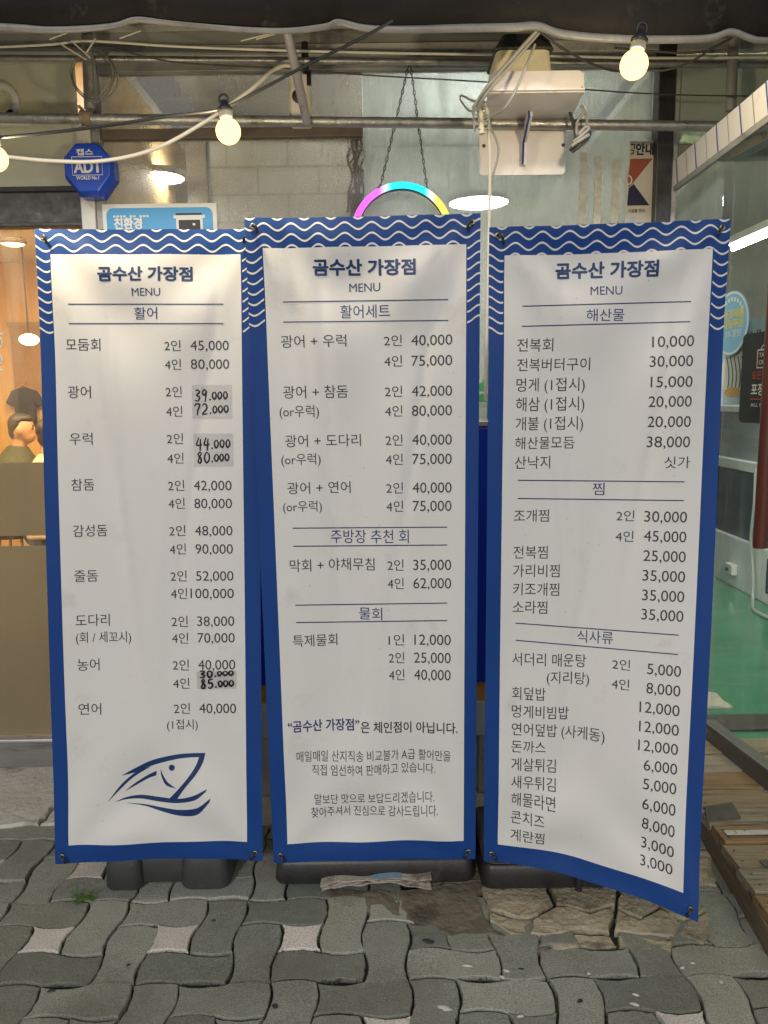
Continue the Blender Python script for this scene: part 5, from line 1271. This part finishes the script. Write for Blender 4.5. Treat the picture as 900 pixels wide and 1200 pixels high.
# coiled bundle at the right end of the shelf
root = thing("plug_bundle", "bunch of folded dark cables hanging at the shelf's right end", "cable bundle", tuple(at(676, 178, 2.6)))
for (pts, r, mt) in (([(668,132,2.62),(672,145,2.6),(674,160,2.58),(671,172,2.58)], .005, DARKC), ([(682,124,2.6),(688,140,2.58),(684,155,2.57),(676,158,2.58),(677,142,2.58),(684,132,2.58)], .0045, GREYC),
                     ([(668,176,2.58),(676,168,2.56),(686,160,2.56),(691,155,2.57),(688,163,2.57),(678,172,2.57),(670,178,2.58)], .0055, DARKC), ([(672,166,2.57),(680,160,2.56),(690,151,2.56),(686,149,2.56),(678,158,2.56)], .005, GREYC), ([(670,171,2.565),(682,163,2.555),(690,158,2.56)], .006, GREYC)):
    m = MB(); m.tube(spline([at(*p) for p in pts], 6), r, 8); build("cable", m, mt, root)
# terminal strip at left of the shelf
c = at(563, 122, 2.55); root = thing("terminal_strip", "small terminal strip bristling with wire ends left of the shelf", "terminal strip", tuple(at(563, 158, 2.55)))
m = MB(); m.tube([at(562, 120, 2.55), at(564.5, 157, 2.55)], .010, 10); tb = build("strip_body", m, CREAMP, root)
m = MB(); rw = random.Random(3)
for i in range(9):
    p = at(563+i*.25, 122+i*3.8, 2.545)
    for s_ in (-1, 1):
        m.tube(spline([p, p+np.array([s_*.018, -.006, .004+rw.uniform(-.006,.006)]), p+np.array([s_*.026, .0, -.012+rw.uniform(-.006,.006)])], 4), .0022, 6)
build("wire_end", m, GREYC, root)
m = MB(); P = [at(*p) for p in ((570,120,2.56),(554,118,2.58),(541,112,2.6),(540,118,2.6),(550,130,2.58),(558,128,2.56))]; m.tube(spline(P, 6), .0034, 8); build("cable", m, GREYC, root)

# ------------------------------------------------------------------ festoon bulbs
BULB = emis("warm bulb glass", (1.0,.68,.25), 1.5)
_n = BULB.node_tree.nodes; _t = _n.new('ShaderNodeBsdfTransparent'); _a = _n.new('ShaderNodeAddShader'); _t.inputs[0].default_value = (.7,.6,.4,1)
BULB.node_tree.links.new(_n['Emission'].outputs[0], _a.inputs[0]); BULB.node_tree.links.new(_t.outputs[0], _a.inputs[1]); BULB.node_tree.links.new(_a.outputs[0], _n['Material Output'].inputs[0])
def make_bulb(label, c, r, tilt):
    c = np.array(c); root = thing("festoon_bulb", label, "light bulb", (0,0,0), "festoon bulbs")
    m = MB(); prof = []
    for k in range(15):
        t = math.pi*k/14*.9; prof.append((max(.0002, r*math.sin(t)*(1 if t < 1.6 else 1)), -r*math.cos(t)))
    prof.append((.013, r*1.08)); m.lathe((0,0,0), prof, 24); build("globe", m, BULB, root)
    m = MB(); m.lathe((0,0,0), [(.0132,r*1.02),(.0165,r*1.08),(.0165,r*1.5),(.0185,r*1.55),(.0185,r*1.75),(.012,r*1.95),(.008,r*2.35),(.0001,r*2.4)], 16); sk = build("socket", m, BLACKP, root)
    m = MB(); m.tube([(.011*math.cos(a), 0, r*2.45+.012*math.sin(a)) for a in np.linspace(0, 2*math.pi, 13)], .003, 6); build("hanger", m, BLACKP, sk)
    ld = bpy.data.lights.new('filament_light', 'POINT'); ld.energy = 8; ld.color = (1.0,.94,.86); ld.shadow_soft_size = .02
    lo = bpy.data.objects.new('filament_light', ld); COL.objects.link(lo); lo.parent = root; WO[lo] = WO[root]
    root.location = c; root.rotation_euler = (0, tilt, 0); return root
b0 = make_bulb("glowing festoon bulb on the black cable left of the slanting brace", at(267.5, 154, 1.98), .030, -.12)
def bulb_at(label, c, tilt, s=1):
    o = copy_tree(b0); o['label'] = label; o.location = c; o.rotation_euler = (0, tilt, 0); o.scale = (s, s, s); return o
bulb_at("glowing festoon bulb right of the cream box, under the awning hem", at(743, 76, 1.98), .2, 1.1)
bulb_at("glowing festoon bulb cut off by the photo's left edge", at(-6, 186, 1.96), 0)

# ------------------------------------------------------------------ wooden pallet at lower right
def wood_mat(name, a, b, c3):
    return mat(name, tuple(.8*q_ for q_ in a), .55, col2=tuple(.8*q_ for q_ in b), scale=7, stretch=(.7,14,14), bump=.6, bscale=12, col3=c3, s3=3.2, lo3=.52, hi3=.68)
WD = [wood_mat("weathered plank", (.24,.175,.10), (.46,.37,.24), (.07,.05,.03)), wood_mat("grey weathered plank", (.26,.215,.15), (.50,.43,.32), (.09,.07,.045)), wood_mat("reddish plank", (.24,.14,.06), (.44,.29,.14), (.07,.045,.025))]
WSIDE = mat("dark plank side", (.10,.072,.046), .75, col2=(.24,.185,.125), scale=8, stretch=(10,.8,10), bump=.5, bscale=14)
pr = gr(827, 959, .10); pn = gr(900, 1080, .10)
root = thing("wooden_pallet", "weathered wooden pallet ramp beside the right menu banner", "pallet", (1.4, 2.2, 0))
slope_x = (pn[0]-pr[0])/(pn[1]-pr[1]); XL = lambda Y: pr[0]+(Y-pr[1])*slope_x
y = 2.90; rw = random.Random(2); k = 0
while y > 1.25:
    wdt = rw.uniform(.085,.125); y1 = y-wdt; zt_ = .10+rw.uniform(-.004,.004); j = rw.uniform(-.008,.012)
    m = MB(); n = 14; P = []
    for i in range(n+1):
        t = i/n; x = XL((y+y1)/2)+j+t*1.35; e0, e1 = rw.gauss(0,.0018), rw.gauss(0,.0018); zz = zt_+rw.gauss(0,.0007)
        P += [(x, y1+e0, zz-.022), (x, y+e1, zz-.022), (x, y+e1, zz), (x, y1+e0, zz)]
    Fc = [(4*i+a, 4*i+(a+1) % 4, 4*i+4+(a+1) % 4, 4*i+4+a) for i in range(n) for a in range(4)]+[(0,1,2,3), (4*n+3,4*n+2,4*n+1,4*n)]
    m.add(P, Fc); pk = build("plank", m, WD[k % 3], root, bevel=.003)
    m = MB()
    for dx in (.03, .65, 1.27):
        for f_ in (.28, .72): m.lathe((XL((y+y1)/2)+dx+rw.uniform(-.006,.006), y1+wdt*f_, zt_+.0006), [(.0001,.0012),(.0035,.0010),(.0042,-.001)], 8)
    build("nail", m, DSTEEL, pk); k += 1; y = y1-rw.uniform(.005,.014)
m = MB()
for i, (off, h) in enumerate(((.010,.078),)):
    pass
V0 = [(XL(1.25)+.004, 1.25), (XL(1.25)+.05, 1.25), (XL(2.9)+.05, 2.9), (XL(2.9)+.004, 2.9)]
m.hexa([(x, y, -.01) for x, y in V0], [(x, y, .0745) for x, y in V0]); build("side_beam", m, WSIDE, root, bevel=.004)
for dx in (.62, 1.25):
    m = MB(); m.hexa([(x+dx, y, -.01) for x, y in V0], [(x+dx, y, .0745) for x, y in V0]); build("side_beam", m, WSIDE, root, bevel=.004)
m = MB(); a, b = gr(850, 976, .1065), gr(905, 982, .1065); m.box((a[0], a[1]-.012, .106), (b[0]+.25, a[1]+.012, .109)); build("metal_strip", m, mat("dirty pale strip", (.42,.40,.36), .6, col2=(.60,.58,.54), scale=18, col3=(.08,.07,.06), s3=30, lo3=.55, hi3=.6), root, bevel=.001)
m = MB(); a = gr(893, 1013, .105); m.box((a[0], a[1]-.012, .105), (a[0]+.03, a[1]+.012, .1085)); build("knot_plate", m, DSTEEL, root)
RUB = mat("rubber pad", (.045,.043,.038), .7, col2=(.12,.11,.085), scale=20, bump=.4)
P = [gr(826, 945, .118), gr(858, 940, .118), gr(868, 957, .112), gr(828, 959, .112)]
m = MB(); m.prism([np.array(p) for p in P[::-1]], (0,0,-.010)); solo("rubber_pad", m, RUB, "scuffed rubber pad on the pallet's far left corner", "rubber pad")

# ------------------------------------------------------------------ diners behind the warm window
SKIN = mat("skin", (.40,.25,.175), .55, col2=(.46,.29,.205), scale=20)
HAIRM = mat("black hair", (.012,.010,.009), .5, col2=(.03,.026,.022), scale=60, stretch=(3,3,.6), bump=.4)
def blob(name, mb, mt, parent, vox=.011):
    o = build(name, mb, mt, parent); r = o.modifiers.new("remesh", 'REMESH'); r.mode = 'VOXEL'; r.voxel_size = vox; r.use_smooth_shade = True
    s_ = o.modifiers.new("smooth", 'SMOOTH'); s_.factor = .5; s_.iterations = 5; return o
def limb(mb, pts, rs): mb.tube(spline(pts, 6), list(np.interp(np.linspace(0, len(pts)-1, (len(pts)-1)*6+1), range(len(pts)), rs)), 14)
def person(label, base, yaw, cloth, trous, lean=.06, headturn=0.):
    root = thing("person", label, "person", (0,0,0)); F = lambda x, y, z: np.array([x, y, z])
    b = MB(); hz_ = .47                                     # seated: +y is forward
    limb(b, [F(0,0,hz_+.08), F(0,.0+lean*.5,hz_+.30), F(0,lean,hz_+.50), F(0,lean+.01,hz_+.56)], [.145,.13,.15,.09])
    limb(b, [F(0,lean+.01,hz_+.55), F(0,lean+.035,hz_+.66)], [.058,.054])
    hc = F(0, lean+.055, hz_+.755)
    b.ell(hc, (.076,.095,.112), 20, 14); b.ell(hc+F(0,.03,-.055), (.058,.066,.062), 16, 10)
    b.ell(hc+F(0,.098,-.018), (.013,.020,.024), 10, 8); b.ell(hc+F(0,.092,-.052), (.024,.012,.008), 10, 6)
    for s_ in (-1, 1):
        b.ell(hc+F(s_*.078,-.004,-.012), (.010,.018,.030), 10, 8); b.ell(hc+F(s_*.030,.086,.008), (.013,.008,.007), 8, 6)
        limb(b, [F(s_*.17,lean,hz_+.50), F(s_*.23,lean+.06,hz_+.27), F(s_*.17,lean+.30,hz_+.28)], [.052,.042,.032])
        limb(b, [F(s_*.17,lean+.30,hz_+.28), F(s_*.16,lean+.36,hz_+.285)], [.030,.026])
        for k in range(4): limb(b, [F(s_*(.135+.017*k),lean+.37,hz_+.285), F(s_*(.135+.016*k),lean+.42,hz_+.28), F(s_*(.137+.015*k),lean+.45,hz_+.262)], [.0095,.009,.008])
        limb(b, [F(s_*.14,lean+.34,hz_+.285), F(s_*.115,lean+.375,hz_+.28), F(s_*.108,lean+.40,hz_+.272)], [.011,.010,.009])
        limb(b, [F(s_*.09,.02,hz_+.06), F(s_*.11,.42,hz_+.05), F(s_*.11,.44,.08), F(s_*.11,.46,.045)], [.085,.062,.042,.04]); limb(b, [F(s_*.11,.42,.04), F(s_*.12,.60,.034)], [.042,.034])
    blob("body", b, SKIN, root, .009)
    j = MB(); limb(j, [F(0,0,hz_+.02), F(0,lean*.5,hz_+.30), F(0,lean,hz_+.47), F(0,lean+.015,hz_+.625)], [.178,.165,.185,.072])
    j.ell(F(0,lean,hz_+.47), (.225,.115,.10), 18, 12)
    for s_ in (-1, 1): limb(j, [F(s_*.185,lean,hz_+.50), F(s_*.24,lean+.06,hz_+.27), F(s_*.175,lean+.27,hz_+.28)], [.078,.065,.050])
    blob("jacket", j, cloth, root, .012)
    t_ = MB()
    for s_ in (-1, 1): limb(t_, [F(s_*.09,-.02,hz_+.05), F(s_*.11,.43,hz_+.045), F(s_*.11,.45,.30), F(s_*.11,.46,.09)], [.108,.082,.068,.062])
    blob("trousers", t_, trous, root, .012)
    e_ = MB()
    for s_ in (-1, 1): e_.ell(hc+F(s_*.031,.0905,.008), (.012,.006,.006), 10, 6); e_.ell(hc+F(s_*.032,.092,.027), (.020,.006,.005), 10, 6)
    build('eyes', e_, HAIRM, root)
    h = MB(); h.ell(hc+F(0,-.034,.036), (.081,.070,.086), 18, 12); h.ell(hc+F(0,.012,.080), (.070,.082,.040), 14, 8); h.ell(hc+F(0,-.060,-.02), (.066,.042,.066), 14, 10)
    for k in range(60):
        a = random.uniform(0, 6.28); e_ = random.uniform(.1, 1.2); h.ell(hc+F(.080*math.sin(e_)*math.cos(a), -.012+.084*math.sin(e_)*math.sin(a)*(.9 if math.sin(a) > 0 else 1), .034+.088*math.cos(e_)), (.012,.012,.008), 6, 4)
    blob("hair", h, HAIRM, root, .009)
    root.location = base; root.rotation_euler = (0, 0, yaw); return root
h1 = at(15, 503, 6.1); h2 = at(51, 511, 5.5)
person("dark haired diner in a dark green jacket, seen in profile behind the film", (h1[0]-.05, h1[1], h1[2]-1.225), R_(-80), mat("dark green jacket", (.035,.045,.03), .8, col2=(.06,.07,.05), scale=30), mat("dark trousers", (.02,.02,.025), .8))
person("diner in a cream shirt seen from behind, mostly hidden by the left banner", (h2[0]+.01, h2[1], h2[2]-1.225), R_(12), mat("cream shirt", (.52,.43,.30), .8, col2=(.58,.49,.36), scale=20), mat("blue jeans", (.03,.05,.10), .8))
WOODT = mat("table wood", (.28,.17,.08), .45, col2=(.38,.25,.13), scale=5, stretch=(1,8,8))
tz = h1[2]-1.225
root = thing("dining_table", "wooden dining table in front of the diners in the warm room", "table", (h2[0]+.02, h2[1]+.80, .03))
m = MB(); m.box((h2[0]-.35, h2[1]+.50, .715), (h2[0]+.40, h2[1]+1.15, .745)); build("tabletop", m, WOODT, root, bevel=.005)
for (dx, dy) in ((-.31,.54),(.36,.54),(-.31,1.11),(.36,1.11)):
    m = MB(); m.box((h2[0]+dx-.02, h2[1]+dy-.02, .03), (h2[0]+dx+.02, h2[1]+dy+.02, .714)); build("leg", m, WOODT, root)
def stool(lab, hx, hy, z):
    root = thing("stool", lab, "stool", (hx, hy, .03)); top = z+.465-.045
    m = MB(); m.lathe((hx, hy, top-.05), [(.0001,0),(.17,0),(.18,.012),(.18,.04),(.17,.05),(.0001,.05)], 28); build("seat", m, BLACKP, root)
    for a in range(4):
        an = R_(45+90*a); m = MB(); m.tube([(hx+.12*math.cos(an), hy+.12*math.sin(an), top-.05), (hx+.17*math.cos(an), hy+.17*math.sin(an), .03)], .012, 8); build("leg", m, STEEL, root)
stool("black stool under the diner in the dark green jacket", h1[0]-.05, h1[1], h1[2]-1.225)
stool("black stool under the diner in the cream shirt", h2[0]+.01, h2[1], h2[2]-1.225)
# black t-shirt on a hanger on the back wall
c = at(22, 470, 7.2); s_ = (c[1])/901
root = thing("hanging_shirt", "black short sleeved shirt on a hanger on the warm wall", "shirt", tuple(c))
SHP = [(-6,-15),(6,-15),(14,-12),(22,2),(15,7),(12,3),(12,36),(-12,36),(-12,3),(-15,7),(-22,2),(-14,-12)]
m = MB(); m.prism([(c[0]+x*s_, 7.30, c[2]-z*s_) for x, z in SHP][::-1], (0,.05,0)); o_ = build("shirt", m, mat("black cloth", (.012,.012,.013), .85, col2=(.03,.03,.03), scale=12, bump=.6, bscale=8), root, bevel=.015)
m = MB(); m.tube([(c[0]-14*s_, 7.32, c[2]+11*s_), (c[0], 7.32, c[2]+19*s_), (c[0]+14*s_, 7.32, c[2]+11*s_)], .008, 8); m.tube([(c[0], 7.32, c[2]+19*s_), (c[0], 7.38, c[2]+24*s_)], .005, 8); build("hanger", m, WOODT, root)
# framed wall print in the warm room
c = at(46, 420, 7.3); m = MB(); m.box((c[0]-.28, 7.36, c[2]-.45), (c[0]+.28, 7.39, c[2]+.30)); root = thing("wall_panel", "tall woven panel on the warm room's back wall", "wall panel", (c[0], 7.37, c[2]-.45))
build("panel", m, mat("woven panel", (.34,.22,.11), .8, col2=(.22,.14,.07), scale=60), root); m = MB(); m.box((c[0]-.31, 7.37, c[2]+.302), (c[0]+.31, 7.395, c[2]+.34)); build("panel_rail", m, WOODT, root)
